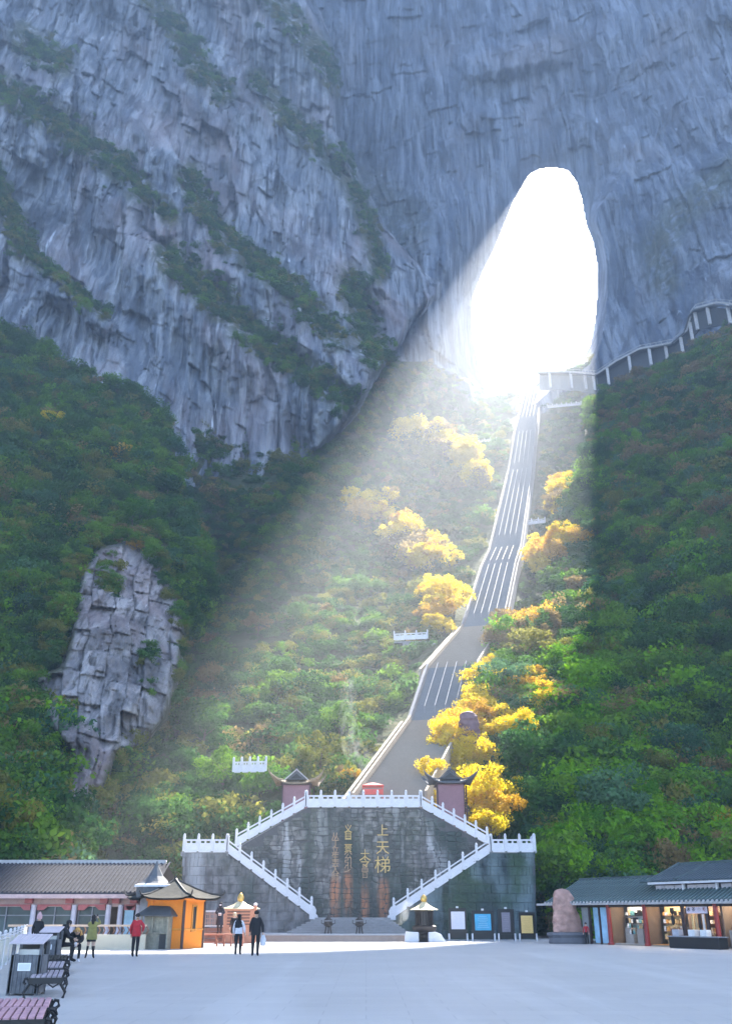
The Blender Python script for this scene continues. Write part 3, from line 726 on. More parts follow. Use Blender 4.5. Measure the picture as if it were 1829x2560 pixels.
# stone faces of the wall: pale grey rubble with lichen, white runs and rust below the characters
def wall_mat(name, a, b_, green=.3, rust=None, runs=(.42, .42, .43)):
    m, nt, n, l, bs = nodes(name)
    geo = N(nt, 'ShaderNodeNewGeometry'); sep = N(nt, 'ShaderNodeSeparateXYZ'); l.new(geo.outputs['Position'], sep.inputs[0])
    def wn_(scale, detail=5, dist=.3, seed=0):
        mp = N(nt, 'ShaderNodeMapping'); mp.inputs['Scale'].default_value = scale; mp.inputs['Location'].default_value = (seed, seed, seed); l.new(geo.outputs['Position'], mp.inputs[0])
        x = N(nt, 'ShaderNodeTexNoise', Scale=1.0, Detail=detail, Distortion=dist); l.new(mp.outputs[0], x.inputs['Vector']); return x.outputs['Fac']
    oi = N(nt, 'ShaderNodeObjectInfo')
    c = mixc(nt, oi.outputs['Random'], a, b_)
    c = mixc(nt, ramp(nt, wn_((2, 2, 2), 6), .35, .65), c, tuple(x * .5 for x in a))
    c = mixc(nt, ramp(nt, wn_((.9, .9, .16), 4, .5, 5), .5, .68), c, runs)
    c = mixc(nt, ramp(nt, wn_((.45, .45, .12), 4, .5, 9), .5, .64), c, (.045, .06, .06))
    mg = N(nt, 'ShaderNodeMath', operation='MULTIPLY'); l.new(ramp(nt, wn_((.35, .35, .3), 5, .4, 15), .45, .65), mg.inputs[0]); mg.inputs[1].default_value = green
    c = mixc(nt, mg.outputs[0], c, (.035, .065, .03))
    if rust:
        tot = None
        for (x0, w, z1) in rust:
            d = N(nt, 'ShaderNodeMath', operation='SUBTRACT'); l.new(sep.outputs['X'], d.inputs[0]); d.inputs[1].default_value = x0
            ab = N(nt, 'ShaderNodeMath', operation='ABSOLUTE'); l.new(d.outputs[0], ab.inputs[0])
            mr = N(nt, 'ShaderNodeMapRange'); l.new(ab.outputs[0], mr.inputs[0]); mr.inputs[1].default_value = w; mr.inputs[2].default_value = w * .3; mr.inputs[3].default_value = 0; mr.inputs[4].default_value = 1
            mz = N(nt, 'ShaderNodeMapRange'); l.new(sep.outputs['Z'], mz.inputs[0]); mz.inputs[1].default_value = z1 + .5; mz.inputs[2].default_value = z1 - .5
            mz2 = N(nt, 'ShaderNodeMapRange'); l.new(sep.outputs['Z'], mz2.inputs[0]); mz2.inputs[1].default_value = z1 - 3.4; mz2.inputs[2].default_value = z1 - 1.6
            p = N(nt, 'ShaderNodeMath', operation='MULTIPLY'); l.new(mr.outputs[0], p.inputs[0]); l.new(mz.outputs[0], p.inputs[1])
            p2 = N(nt, 'ShaderNodeMath', operation='MULTIPLY'); l.new(p.outputs[0], p2.inputs[0]); l.new(mz2.outputs[0], p2.inputs[1])
            if tot is None: tot = p2.outputs[0]
            else:
                s_ = N(nt, 'ShaderNodeMath', operation='MAXIMUM'); l.new(tot, s_.inputs[0]); l.new(p2.outputs[0], s_.inputs[1]); tot = s_.outputs[0]
        q = N(nt, 'ShaderNodeMath', operation='MULTIPLY'); l.new(tot, q.inputs[0]); l.new(ramp(nt, wn_((3, 3, .5), 4, .3, 31), .25, .6), q.inputs[1])
        c = mixc(nt, q.outputs[0], c, (.40, .17, .09))
    l.new(c, bs.inputs['Base Color']); bs.inputs['Roughness'].default_value = .85; bs.inputs['Specular IOR Level'].default_value = .25
    bump(nt, wn_((3, 3, 3), 7), .6, .12); return m
xs_text = [W(p, 2180, 76)[0] for p in (957, 912, 870, 838)]
M_stone = wall_mat('rubble_stone', (.13, .125, .125), (.30, .29, .28), .3, [(xs_text[0], .55, 3.9), (xs_text[1], .4, 3.6), (xs_text[2], .45, 4.6), (xs_text[3], .5, 4.2)])
M_slabL = wall_mat('grey_wall_slab', (.13, .13, .14), (.17, .17, .18), .15, runs=(.26, .27, .29))
M_slabR = wall_mat('mossy_wall_slab', (.035, .055, .06), (.07, .09, .10), .9, runs=(.13, .17, .18))
M_mortar = mat('dark_mortar', (.09, .09, .095), .95, var=.3)

# ------------------------------------------------------------------ plaza, stage
def plaza_mat():
    m, nt, n, l, b = nodes('plaza_paving')
    f = noise(nt, (.25, .25, .25), 6, .4); g = noise(nt, (4, 4, 4), 5, seed=5)
    c = mixc(nt, ramp(nt, f, .3, .7), (.42, .41, .405), (.50, .49, .485)); c = mixc(nt, ramp(nt, g, .35, .75), c, (.45, .44, .435))
    st = noise(nt, (.5, .04, 1), 4, .3, seed=8); c = mixc(nt, ramp(nt, st, .55, .8), c, (.55, .54, .535))
    br = N(nt, 'ShaderNodeTexBrick'); tc = N(nt, 'ShaderNodeTexCoord'); l.new(tc.outputs['Object'], br.inputs['Vector'])
    br.inputs['Scale'].default_value = 1; br.inputs['Mortar Size'].default_value = .012; br.inputs['Brick Width'].default_value = 1.6; br.inputs['Row Height'].default_value = .8
    br.inputs['Color1'].default_value = (1, 1, 1, 1); br.inputs['Color2'].default_value = (.93, .93, .94, 1); br.inputs['Mortar'].default_value = (.76, .76, .78, 1)
    c = mixc(nt, 1.0, c, br.outputs['Color'], 'MULTIPLY')
    l.new(c, b.inputs['Base Color']); b.inputs['Roughness'].default_value = .5; b.inputs['Specular IOR Level'].default_value = .45
    bump(nt, g, .12, .02); return m
o = MB().add([(-130, -60, 0), (130, -60, 0), (130, 110, 0), (-130, 110, 0)], [(0, 1, 2, 3)]).obj('plaza_ground', plaza_mat())
tag(o, kind='structure')

zst = .45
xa, xb = W(618, 2340, 68.5)[0], W(1015, 2340, 68.5)[0]
t = thing('stone_stage', 'long low tan stone stage in front of the steps', 'stage', ((xa + xb) / 2, 72, 0))
MB().box((0, -.15, zst / 2 - .04), (xb - xa, 7.0, zst - .08)).obj('base', mat('tan_granite', (.34, .26, .22), .6, var=.15), t, bevel=.01)
MB().box((0, -.15, zst - .04), (xb - xa + .12, 7.15, .08)).obj('coping', M_plinth, t, bevel=.01)
# broad steps that narrow upward to the foot of the two flights
t = thing('broad_steps', 'broad grey steps narrowing up to the inscribed wall', 'steps', (0, 0, 0))
zt = 1.46; n = 7
for i in range(n):
    f = i / n
    a = W(718 + (793 - 718) * f, 2330, 71)[0]; b = W(1018 + (971 - 1018) * f, 2330, 71)[0]
    z0 = zst + (zt - zst) * i / n; y0 = 70.6 + i * .42
    MB().box(((a + b) / 2, (y0 + 75.4) / 2, z0 + (zt - zst) / n / 2), (b - a, 75.4 - y0, (zt - zst) / n)).obj('step', mat('step_granite', (.25, .25, .26), .7), t, bevel=.01)

# ------------------------------------------------------------------ great wall with stones
YW, YF = 76.0, 73.8
def pz(px, py, Y): p = W(px, py, Y); return (p[0], p[2])
top_poly = [pz(560, 2135, YW), pz(598, 2118, YW), pz(768, 2019, YW), pz(1048, 2019, YW), pz(1212, 2110, YW), pz(1235, 2128, YW)]
wall_poly = [(top_poly[0][0], 0.0)] + top_poly + [(top_poly[-1][0], 0.0)]
t_wall = thing('inscribed_stone_wall', 'tall grey rubble stone wall carved with golden characters', 'stone wall', (0, YW, 0))
MB().prism(wall_poly, .02, 2.2).obj('backing', M_mortar, t_wall)
tw = [(x, z) for x, z in wall_poly]
# irregular rubble: a jittered net of courses, every cell one stone standing 1-8 cm proud of the mortar
rr = random.Random(5); rows = []; z = .1
while z < 10.2: rows.append(z); z += rr.uniform(.27, .43)
x0w, x1w = tw[0][0], tw[-1][0]; cells = []
cols_ = [x0w]
while cols_[-1] < x1w - .35: cols_.append(min(x1w, cols_[-1] + rr.uniform(.38, .70)))
jit = {}
def node(i, j):
    if (i, j) not in jit: jit[(i, j)] = (cols_[i] + (0 if i in (0, len(cols_) - 1) else rr.uniform(-.17, .17)), rows[j] + (0 if j == 0 else rr.uniform(-.10, .10)))
    return jit[(i, j)]
for j in range(len(rows) - 1):
    i = 0
    while i < len(cols_) - 1:
        st_ = 2 if rr.random() < .14 and i < len(cols_) - 2 else 1
        q = [node(i, j), node(i + st_, j), node(i + st_, j + 1), node(i, j + 1)]; i += st_
        cx_, cz_ = sum(p[0] for p in q) / 4, sum(p[1] for p in q) / 4
        if cz_ < 1.3 or not all(inside(tw, np.array([cx_ + (p[0] - cx_) * .9]), np.array([cz_ + (p[1] - cz_) * .9]))[0] for p in q): continue
        ar = abs(sum(q[k][0] * q[(k + 1) % 4][1] - q[(k + 1) % 4][0] * q[k][1] for k in range(4))) / 2
        cells.append((q, cx_, cz_, ar))
cells.sort(key=lambda c: -c[3] * (1.0 if abs(c[1]) < 8 else .5))
def stone_mb(mb, q, cx_, cz_, ox, oz):
    sh = .93; pr = rr.uniform(.01, .09); o8 = []
    for k in range(4):      # eight-sided face with knocked-off corners
        a_, b_ = q[k], q[(k + 1) % 4]
        for f in (.14, .86): p = (a_[0] + (b_[0] - a_[0]) * f, a_[1] + (b_[1] - a_[1]) * f); o8.append((cx_ + (p[0] - cx_) * sh - ox, cz_ + (p[1] - cz_) * sh - oz))
    cx2, cz2 = cx_ - ox, cz_ - oz; n = 8
    V = [(x, .1, z) for x, z in o8] + [(x, -pr * .4, z) for x, z in o8] + [(cx2 + (x - cx2) * .82, -pr, cz2 + (z - cz2) * .82) for x, z in o8]
    mb.add(V, [(i, (i + 1) % n, n + (i + 1) % n, n + i) for i in range(n)] + [(n + i, n + (i + 1) % n, 2 * n + (i + 1) % n, 2 * n + i) for i in range(n)] + [tuple(range(2 * n, 3 * n))])
    return mb
rest = MB()
for i, (q, cx_, cz_, ar) in enumerate(cells):
    if i < 290: stone_mb(MB(), q, cx_, cz_, cx_, cz_).obj('stone', M_stone, t_wall, loc=(cx_, 0, cz_))
    else: stone_mb(rest, q, cx_, cz_, 0, 0)
tag(rest.obj('small_stones', M_stone, t_wall), kind='stuff')
# golden characters
FACES = {}
def glyph(ch, size, parent, loc, m, depth=.05, rx=math.pi / 2, rz=0, name='character'):
    cu = bpy.data.curves.new('t', 'FONT'); cu.body = ch; cu.size = size; cu.extrude = depth; cu.align_x = 'CENTER'; cu.align_y = 'CENTER'; cu.resolution_u = 2
    cu.offset = -size * .004
    o = bpy.data.objects.new('t', cu); COL.objects.link(o); bpy.context.view_layer.update()
    me = bpy.data.meshes.new_from_object(o.evaluated_get(bpy.context.evaluated_depsgraph_get())); bpy.data.objects.remove(o)
    me.materials.clear(); me.materials.append(m)
    g = bpy.data.objects.new(name, me); g.location = loc; g.rotation_euler = (rx, 0, rz); return link(g, parent)
M_char = mat('gilded_paint', (.60, .42, .15), .6, var=.2)
M_char2 = mat('faded_gilded_paint', (.50, .33, .20), .7, var=.35)
def wl_(px, py): p = W(px, py, YW - .1); return (p[0], -.13, p[2])
for ch, py, s in (('上', 2078, .95), ('天', 2121, 1.1), ('梯', 2165, 1.3)): glyph(ch, s, t_wall, wl_(956, py), M_char)
for ch, py, s in (('十', 2137, .75), ('令', 2156, .95), ('昌', 2172, .62), ('曰', 2189, .5)): glyph(ch, s, t_wall, wl_(912, py), M_char2 if py > 2160 else M_char)
for i, ch in enumerate('义目二景公引少'): glyph(ch, .66, t_wall, wl_(870, 2073 + i * 16.5), M_char if i < 4 else M_char2)
for i, ch in enumerate('从丁立生去人师'): glyph(ch, .60, t_wall, wl_(838, 2092 + i * 17), M_char2)

# lower side walls (in front of the main wall) faced with large slabs
def slab_wall(name, label, poly, m, cat='stone wall'):
    t = thing(name, label, cat, (0, YF, 0)); MB().prism(poly, .05, 2.1).obj('backing', M_mortar, t)
    me = [MB().box((0, 0, 0), (1, .12, 1)).mesh('stone', m, bevel=.012) for _ in range(3)]
    z = 0; r = 0
    while z < 8:
        x = min(p[0] for p in poly) - (r % 2) * .6 + .02; h = .62
        while x < max(p[0] for p in poly):
            w = 1.2; ok = [inside(poly, np.array([x + w * a]), np.array([z + h * b]))[0] for a in (.03, .97) for b in (.03, .97)]
            x0, x1 = max(x, min(p[0] for p in poly)), min(x + w, max(p[0] for p in poly))
            if any(ok) or inside(poly, np.array([(x0 + x1) / 2]), np.array([z + h / 2]))[0]:
                if all(inside(poly, np.array([a]), np.array([b]))[0] for a in (x0 + .03, x1 - .03) for b in (z + .03, z + h - .03)):
                    inst('stone', random.choice(me), t, ((x0 + x1) / 2, random.uniform(-.012, .012), z + h / 2), 0, (x1 - x0 - .02, 1, h - .02))
                else:   # stones cut by the sloping top: narrow pieces that follow the line
                    k = 4
                    for i in range(k):
                        a, b = x0 + (x1 - x0) * i / k, x0 + (x1 - x0) * (i + 1) / k; hh = h
                        while hh > .08 and not all(inside(poly, np.array([q]), np.array([z + hh]))[0] for q in (a + .01, b - .01)): hh -= .06
                        if hh > .1: inst('stone', me[0], t, ((a + b) / 2, random.uniform(-.012, .012), z + hh / 2), 0, (b - a - .015, 1, hh - .01))
            x += w
        z += h; r += 1
    return t
Lp = [(W(456, 2300, YF)[0], 0.0), pz(457, 2131, YF), pz(567, 2131, YF), pz(792, 2296, YF), (pz(800, 2300, YF)[0], 0.0)]
Rp = [(pz(964, 2300, YF)[0], 0.0), pz(972, 2297, YF), pz(1214, 2132, YF), pz(1336, 2130, YF), (W(1338, 2300, YF)[0], 0.0)]
slab_wall('left_stair_wall', 'streaked grey side wall below the left landing and flight', Lp, M_slabL)
slab_wall('right_stair_wall', 'dark mossy side wall behind the four notice boards', Rp, M_slabR)
# earth platform behind, floor of the top terrace
tp = thing('top_terrace', 'grey terrace floor behind the topmost white balustrade', 'terrace', (0, 0, 0))
zt_ = pz(900, 2019, YW)[1]; xl, xr = top_poly[2][0], top_poly[3][0]
MB().box(((xl + xr) / 2, 81.2, zt_ - .2), (xr - xl, 6, .4)).obj('floor', mat('step_granite', (.25, .25, .26)), tp)
for px in (512, 1275):
    p = W(px, 2129, YF); MB().box((p[0], YF + 2.3, p[2] - .15), (3.6, 4.6, .3)).obj('landing', mat('step_granite', (.25, .25, .26)), tp)

# ------------------------------------------------------------------ white balustrades
POST = MB().box((0, 0, .52), (.17, .17, 1.04)).box((0, 0, 1.08), (.2, .2, .05)).lathe([(.07, 0), (.09, .05), (.07, .12), (.02, .17)], (0, 0, 1.1), 8).mesh('post', M_white)
def balustrade(p0, p1, n, label, t=None, H=.86, group=None, slots=True, post=POST, sc=1.0, ends=(True, True), m=None, nm='balustrade'):
    m = m or M_white
    p0, p1 = Vector(p0), Vector(p1); d = p1 - p0; rz = math.atan2(d.y, d.x)
    t = t or thing(nm, label, 'balustrade', p0, 0, group)
    off = p0 if t.location.length > 1e-6 else Vector((0, 0, 0))
    q0 = p0 - t.location
    for i in range(n + 1):
        if (i == 0 and not ends[0]) or (i == n and not ends[1]): continue
        inst('post', post, t, q0 + d * (i / n), rz, (sc, sc, sc))
    L = math.hypot(d.x, d.y) / n; dz = d.z / n; g = .09 * sc
    pm = MB(); k = H * sc
    a, b = Vector((g, 0, dz * g / L)), Vector((L - g, 0, dz * (L - g) / L))
    pm.bar(a + Vector((0, 0, .36 * k)), b + Vector((0, 0, .36 * k)), .08 * sc, .62 * k)
    if slots:
        for s_ in (0, .5, 1):
            c = a.lerp(b, .04 + .92 * s_); pm.box((c.x, 0, c.z + .76 * k), (.14 * sc, .07 * sc, .2 * k))
    pmesh = pm.mesh('panel', m)
    rmesh = MB().bar(a + Vector((0, 0, .92 * k)), b + Vector((0, 0, .92 * k)), .13 * sc, .13 * k).mesh('rail', m)
    bmesh_ = MB().bar(a + Vector((0, 0, -.02)), b + Vector((0, 0, -.02)), .26 * sc, .12).mesh('kerb', m)
    for i in range(n):
        o_ = q0 + d * (i / n)
        inst('panel', pmesh, t, o_, rz); inst('rail', rmesh, t, o_, rz); inst('kerb', bmesh_, t, o_, rz)
    return t
WV_ = lambda px, py, Y: Vector(W(px, py, Y))
balustrade(WV_(766, 2016, YW), WV_(1050, 2016, YW), 8, 'level white balustrade along the top above the inscribed wall')
balustrade(WV_(590, 2114, YW), WV_(763, 2017, YW), 6, 'sloping white balustrade of the upper left flight', slots=False)
balustrade(WV_(1053, 2017, YW), WV_(1218, 2109, YW), 6, 'sloping white balustrade of the upper right flight', slots=False)
balustrade(WV_(459, 2128, YF), WV_(566, 2128, YF), 3, 'short level white balustrade on the left landing')
balustrade(WV_(1228, 2128, YF), WV_(1335, 2128, YF), 3, 'short level white balustrade on the right landing')
balustrade(WV_(569, 2129, YF), WV_(778, 2287, YF), 7, 'sloping white balustrade of the lower left flight', slots=False)
balustrade(WV_(1225, 2129, YF), WV_(984, 2290, YF), 7, 'sloping white balustrade of the lower right flight', slots=False)
balustrade(WV_(1337, 2128, YF + .15), WV_(1337, 2128, YF + .15) + Vector((.25, 2.9, 0)), 3, 'white balustrade returning at the right end of the right landing')
for px, py, sg, lb in ((785, 2292, 1, 'left'), (977, 2294, -1, 'right')):     # scrolled end stones at the foot of the flights
    p = WV_(px, py, YF); c = MB()
    c.prism([(-.35 * sg, -.15), (-.35 * sg, .85), (.0, .72), (.16 * sg, .45), (.12 * sg, .2), (.26 * sg, .1), (.3 * sg, -.22)], -.1, .1)
    tag(c.obj('scroll_stone', M_white, None, loc=p, bevel=.01), 'white scrolled end stone at the foot of the lower %s flight' % lb, 'end stone')
# steps of the four flights (seen edge-on between wall and rail)
def flight(p0, p1, depth, n, label):
    t = thing('stair_flight', label, 'stairs', p0); d = Vector(p1) - Vector(p0)
    st = MB()
    for i in range(n):
        a = d * (i / n); b = d * ((i + 1) / n); st.box(((a.x + b.x) / 2, depth / 2, max(a.z, b.z) - .25), (abs(b.x - a.x), depth, .5))
    tag(st.obj('steps', mat('step_granite', (.25, .25, .26)), t), kind='stuff'); return t
flight(WV_(590, 2120, YW + .12), WV_(763, 2022, YW + .12), 1.9, 22, 'grey steps rising behind the upper left balustrade')
flight(WV_(1053, 2022, YW + .12), WV_(1218, 2115, YW + .12), 1.9, 22, 'grey steps rising behind the upper right balustrade')
flight(WV_(569, 2134, YF + .12), WV_(778, 2292, YF + .12), 1.9, 30, 'grey steps rising behind the lower left balustrade')
flight(WV_(1225, 2134, YF + .12), WV_(984, 2295, YF + .12), 1.9, 30, 'grey steps rising behind the lower right balustrade')

# ------------------------------------------------------------------ the long stairway to the arch
M_stairb = mat('blue_grey_riser_steps', (.13, .15, .18), .8, var=.12, bmp=.05)  # blue-grey stands for the dimmer risers of steep flights, put into the colour
M_stairt = mat('skylit_tan_steps', (.24, .21, .18), .8, var=.1, bmp=.05)  # tan stands for sky light on the gentler treads, put into the colour
t = thing('mountain_stairway', 'very long straight stairway climbing from the terrace to the arch', 'stairway', ST[0])
path = [Vector((ST[0].x, ST[0].y - 3.5, ST[0].z - 2.2))] + ST[1:] if False else ST[:]
hd = Vector((.279, 1, 0)).normalized(); nx = Vector((hd.y, -hd.x, 0))
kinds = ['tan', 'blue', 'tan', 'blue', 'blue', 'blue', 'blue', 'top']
def wid(p): return 3.05
t0 = ST[0]
for i in range(len(ST) - 1):
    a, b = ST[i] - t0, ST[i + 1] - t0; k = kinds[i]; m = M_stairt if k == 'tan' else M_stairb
    n = max(4, int((b.z - a.z) / .26)); st = MB(); hw = wid(a)
    for j in range(n):
        p = a.lerp(b, j / n); q = a.lerp(b, (j + 1) / n); c = (p + q) / 2; L = (Vector((q.x - p.x, q.y - p.y, 0))).length
        st.box((c.x, c.y, q.z - .6), (hw * 2, L, 1.2), rz=-math.atan2(hd.x, hd.y))
    tag(st.obj('steps', m, t), kind='stuff')
    for sd in (-1, 1):     # side parapets
        o_ = nx * sd * (hw + .22)
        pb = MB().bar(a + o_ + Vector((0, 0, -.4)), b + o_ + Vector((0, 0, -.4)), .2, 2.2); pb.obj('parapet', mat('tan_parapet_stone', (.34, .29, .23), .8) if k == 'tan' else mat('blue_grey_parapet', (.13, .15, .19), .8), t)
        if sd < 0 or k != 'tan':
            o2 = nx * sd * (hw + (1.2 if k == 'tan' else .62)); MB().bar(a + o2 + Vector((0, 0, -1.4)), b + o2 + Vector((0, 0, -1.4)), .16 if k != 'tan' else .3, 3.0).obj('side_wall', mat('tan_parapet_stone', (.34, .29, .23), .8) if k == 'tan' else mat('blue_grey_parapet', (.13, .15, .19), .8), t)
    if k != 'tan':         # four handrails
        for r_ in range(4 if i != 7 else 4):
            o_ = nx * (-hw + 2 * hw * (r_ + 1) / 5)
            lo = a.lerp(b, .12 if k == 'blue' else .25) + o_ + Vector((0, 0, .9)); hi = a.lerp(b, .97) + o_ + Vector((0, 0, .9))
            hr = MB().bar(lo, hi, .07, .09); kk = int((hi - lo).length / 4)
            for q in range(kk + 1):
                c = lo.lerp(hi, q / kk); hr.box((c.x, c.y, c.z - .45), (.08, .08, .9))
            hr.obj('handrail', mat('galvanised_rail', (.17, .18, .22), .7), t)
# red canopy at the foot of the stairs
p = WV_(932, 1984, 83.5)
t = thing('ticket_canopy', 'small red canopy at the foot of the long stairway', 'canopy', p)
MB().box((0, 0, .62), (1.9, 1.2, .1)).add([(-.95, -.6, .66), (.95, -.6, .66), (.95, .6, .66), (-.95, .6, .66), (0, 0, .95)], [(0, 1, 4), (1, 2, 4), (2, 3, 4), (3, 0, 4)]).obj('roof', mat('red_canvas', (.62, .10, .08), .7), t)
for x in (-.85, .85):
    for y in (-.5, .5): MB().box((x, y, .05), (.07, .07, 1.1)).obj('leg', mat('red_canvas', (.62, .10, .08)), t)
MB().box((0, -.45, .1), (1.7, .1, .45)).obj('counter', mat('red_canvas', (.62, .10, .08)), t)

# ------------------------------------------------------------------ roofs with upturned corners
def roof_mesh(name, w, d, H, lift, m, ext=.25, n=14, ribs=True, thick=.1, pw=1.45):
    """four-sided concave roof, corners swept up and out; ribs of tiles run down every side"""
    V = []; Fc = []; g = [(-1 + 2 * i / n) for i in range(n + 1)]
    def P(u, v, dz=0):
        r = max(abs(u), abs(v)); c = (abs(u * v) / max(r * r, 1e-6)) if r > 0 else 0
        z = H * (1 - r) ** pw if r < 1 else 0
        z += lift * (c ** 4) * r ** 5; e = 1 + ext * (c ** 6) * r ** 4 / 2
        return (u * w / 2 * e, v * d / 2 * e, z + dz)
    mb = MB()
    for dz, flip in ((0, 0), (-thick, 1)):
        V = [P(u, v, dz) for v in g for u in g]; F_ = [(j * (n + 1) + i, j * (n + 1) + i + 1, (j + 1) * (n + 1) + i + 1, (j + 1) * (n + 1) + i) for j in range(n) for i in range(n)]
        mb.add(V, F_)
    rim = [(u, -1) for u in g] + [(1, v) for v in g[1:]] + [(u, 1) for u in g[::-1][1:]] + [(-1, v) for v in g[::-1][1:]]
    mb.add([P(u, v) for u, v in rim] + [P(u, v, -thick) for u, v in rim], [(i, i + 1, i + 1 + len(rim), i + len(rim)) for i in range(len(rim) - 1)])
    for sx in (-1, 1):      # corner ridges
        for sy in (-1, 1):
            mb.tube([Vector(P(sx * t_, sy * t_, .04)) for t_ in (0.02, .2, .4, .6, .8, .9, 1.0)] + [Vector(P(sx, sy, .04)) + Vector((sx * .12 * w / 4, sy * .12 * d / 4, lift * .35 + .05))], [.05] * 7 + [.025], 6)
    if ribs:
        for s_ in range(4):
            for u in np.linspace(-.92, .92, max(6, int(w * 5))):
                pts = []
                for t_ in (1, .8, .6, .4, .2):
                    if t_ < abs(u) + .02: continue
                    a, b = (u, -t_) if s_ == 0 else (u, t_) if s_ == 1 else (t_, u) if s_ == 2 else (-t_, u)
                    pts.append(P(a, b, .02))
                if len(pts) > 1: mb.tube(pts, .028, 4)
    return mb
def pavilion(p, w, hb, rw, label, s=1.0):
    t = thing('gate_pavilion', label, 'pavilion', p, 0)
    MB().box((0, 0, hb / 2 - .6), (w, w, hb + 1.2)).obj('body', M_pink, t, bevel=.01)
    for x in (-1, 1): MB().box((x * w / 2 + x * .05, -w / 2 - .02, hb / 2 - .6), (.09, .09, hb + 1.2)).obj('corner_post', mat('dark_brown_paint', (.05, .03, .03)), t)
    for x in (1.35,):
        MB().box((w / 2 + .32, 0, hb / 2 - .6), (.12, .12, hb + 1.2)).obj('porch_post', mat('dark_brown_paint', (.05, .03, .03)), t)
    MB().box((0, 0, hb + .05), (w + .35, w + .35, .14)).obj('cornice', mat('dark_brown_paint', (.05, .03, .03)), t)
    r = roof_mesh('roof', rw, rw * .8, .75, .75, M_tile, .5).obj('roof', M_tile if not label.startswith('left') else mat('sunlit_gilt_tile', (.26, .20, .13), .7, var=.4, scale=6), t, loc=(0, 0, hb + .14))  # left roof: gilt trim and its sunlight both put into a warmer tile colour
    g = MB().prism([(-.85, .0), (0, .72), (.85, 0)], -rw * .30, rw * .1).obj('gable', M_tile, t, loc=(0, 0, hb + .42))
    for sx in (-1, 1): MB().bar((sx * .98, -rw * .33, hb + .38), (0, -rw * .33, hb + 1.22), .16, .1).obj('bargeboard', M_plinth if label.startswith('left') else M_tile, t)  # left boards paler, the light on that roof put into their colour
    MB().bar((0, -rw * .35, hb + 1.24), (0, rw * .12, hb + 1.24), .14, .14).obj('ridge', M_tile, t)
    MB().prism([(-.5, 0), (0, .38), (.5, 0)], -.06, 0).obj('vent', M_dark, t, loc=(0, -rw * .30 - .005, hb + .5))
    return t
p = WV_(741, 2030, 79.5); z1 = WV_(741, 1966, 79.5).z; pavilion(p, 2.15, z1 - p.z, 3.5, 'left gate pavilion with rose walls and upturned tiled roof')
p = WV_(1126, 2052, 79.5); z1 = WV_(1126, 1964, 79.5).z; pavilion(p, 2.1, z1 - p.z, 3.5, 'right gate pavilion with rose walls below yellow trees')
# ------------------------------------------------------------------ autumn trees and special trees
band(S_val, [(1010, 1085), (1080, 1120), (1150, 1170), (1195, 1225)], 22, 36, ['yellow', 'yellow', 'yellow', 'brown'], .98, 'tree on the bright sunlit spur left of the upper stairway', 'yellow trees by the upper stairway')
band(S_val, [(1000, 1120), (1080, 1180), (1150, 1240)], 40, 10, ['olive', 'brown'], .8, 'pale sunlit tree under the bright yellow spur', 'pale trees under the spur')
band(S_val, [(880, 1270), (960, 1330), (1030, 1400), (1080, 1480), (1110, 1550)], 40, 42, ['yellow', 'brown', 'yellow', 'yellow', 'orange', 'brown'], .98, 'tree in the light beam left of the middle stairway', 'golden trees left of the stairway')
band(S_val, [(1060, 1540), (1105, 1590)], 26, 6, ['orange', 'yellow'], .75, 'tree beside the lookout terrace left of the stairs', 'orange trees by the terrace')
band(S_sr, [(1415, 1190), (1390, 1290)], 16, 12, ['yellow', 'brown', 'orange'], .7, 'tree glowing on the crest right of the upper stairs', 'gold trees on the crest')
band(S_sr, [(1330, 1430), (1385, 1400), (1420, 1350)], 34, 20, ['yellow', 'orange', 'yellow'], .8, 'tree right of the middle stairway bend', 'golden trees right of the bend')
band(S_sr, [(1240, 1640), (1300, 1600), (1370, 1590)], 40, 20, ['brown', 'orange', 'orange', 'brown'], .8, 'tree right of the tan stair flight', 'russet trees by the tan flight')
band(S_sr, [(1225, 1610), (1218, 1700), (1205, 1770)], 14, 14, ['yellow'], .5, 'tree tight against the stair parapet', 'yellow trees at the parapet')
band(S_sr, [(1250, 1760), (1290, 1720), (1350, 1740), (1330, 1800)], 44, 22, ['yellow', 'orange', 'olive', 'mid'], .62, 'tree beside the start of the walled path', 'trees by the walled path')
band(S_val, [(1215, 1740), (1185, 1820), (1150, 1900), (1120, 1950)], 46, 34, ['yellow', 'yellow', 'yellow', 'orange'], .78, 'vivid tree hiding the foot of the long stairway', 'yellow trees at the stair foot')
band(S_sr, [(1215, 1850), (1300, 1880)], 26, 14, ['yellow'], .66, 'broad vivid tree under the dark monument stone', 'yellow trees under the monument')
band(S_val, [(1150, 1940), (1230, 1940), (1220, 2020)], 46, 20, ['yellow', 'orange', 'yellow'], .6, 'tree with thin branches behind the right gate pavilion', 'golden trees behind the pavilion')
band(S_val, [(1190, 2050), (1230, 2070)], 16, 5, ['yellow'], .42, 'low tree beside the upper right flight', 'yellow bushes by the flight')
band(S_val, [(820, 1965), (900, 1968)], 14, 7, ['orange', 'brown', 'yellow'], .38, 'low tree behind the top balustrade', 'orange bushes behind the balustrade')
band(S_sr, [(1270, 2080), (1350, 2110), (1380, 2200)], 34, 14, ['fresh', 'mid', 'mid'], .6, 'tree beside the right landing', 'green trees by the landing')
band(S_sr, [(1560, 2110), (1500, 2080), (1480, 2170), (1650, 2130)], 40, 16, ['fresh', 'mid', 'fresh'], .6, 'bright tree behind the shop roofs', 'green trees behind the shops')
placed(S_sr, [(1715, 1525)], 'orange', .6, 'single orange tree among greens high on the right slope')
placed(S_sr, [(1700, 1595)], 'yellow', .5, 'yellow green tree below the single orange tree')
placed(S_sl, [(120, 1075)], 'yellow', .7, 'single bright yellow green tree high on the left slope')
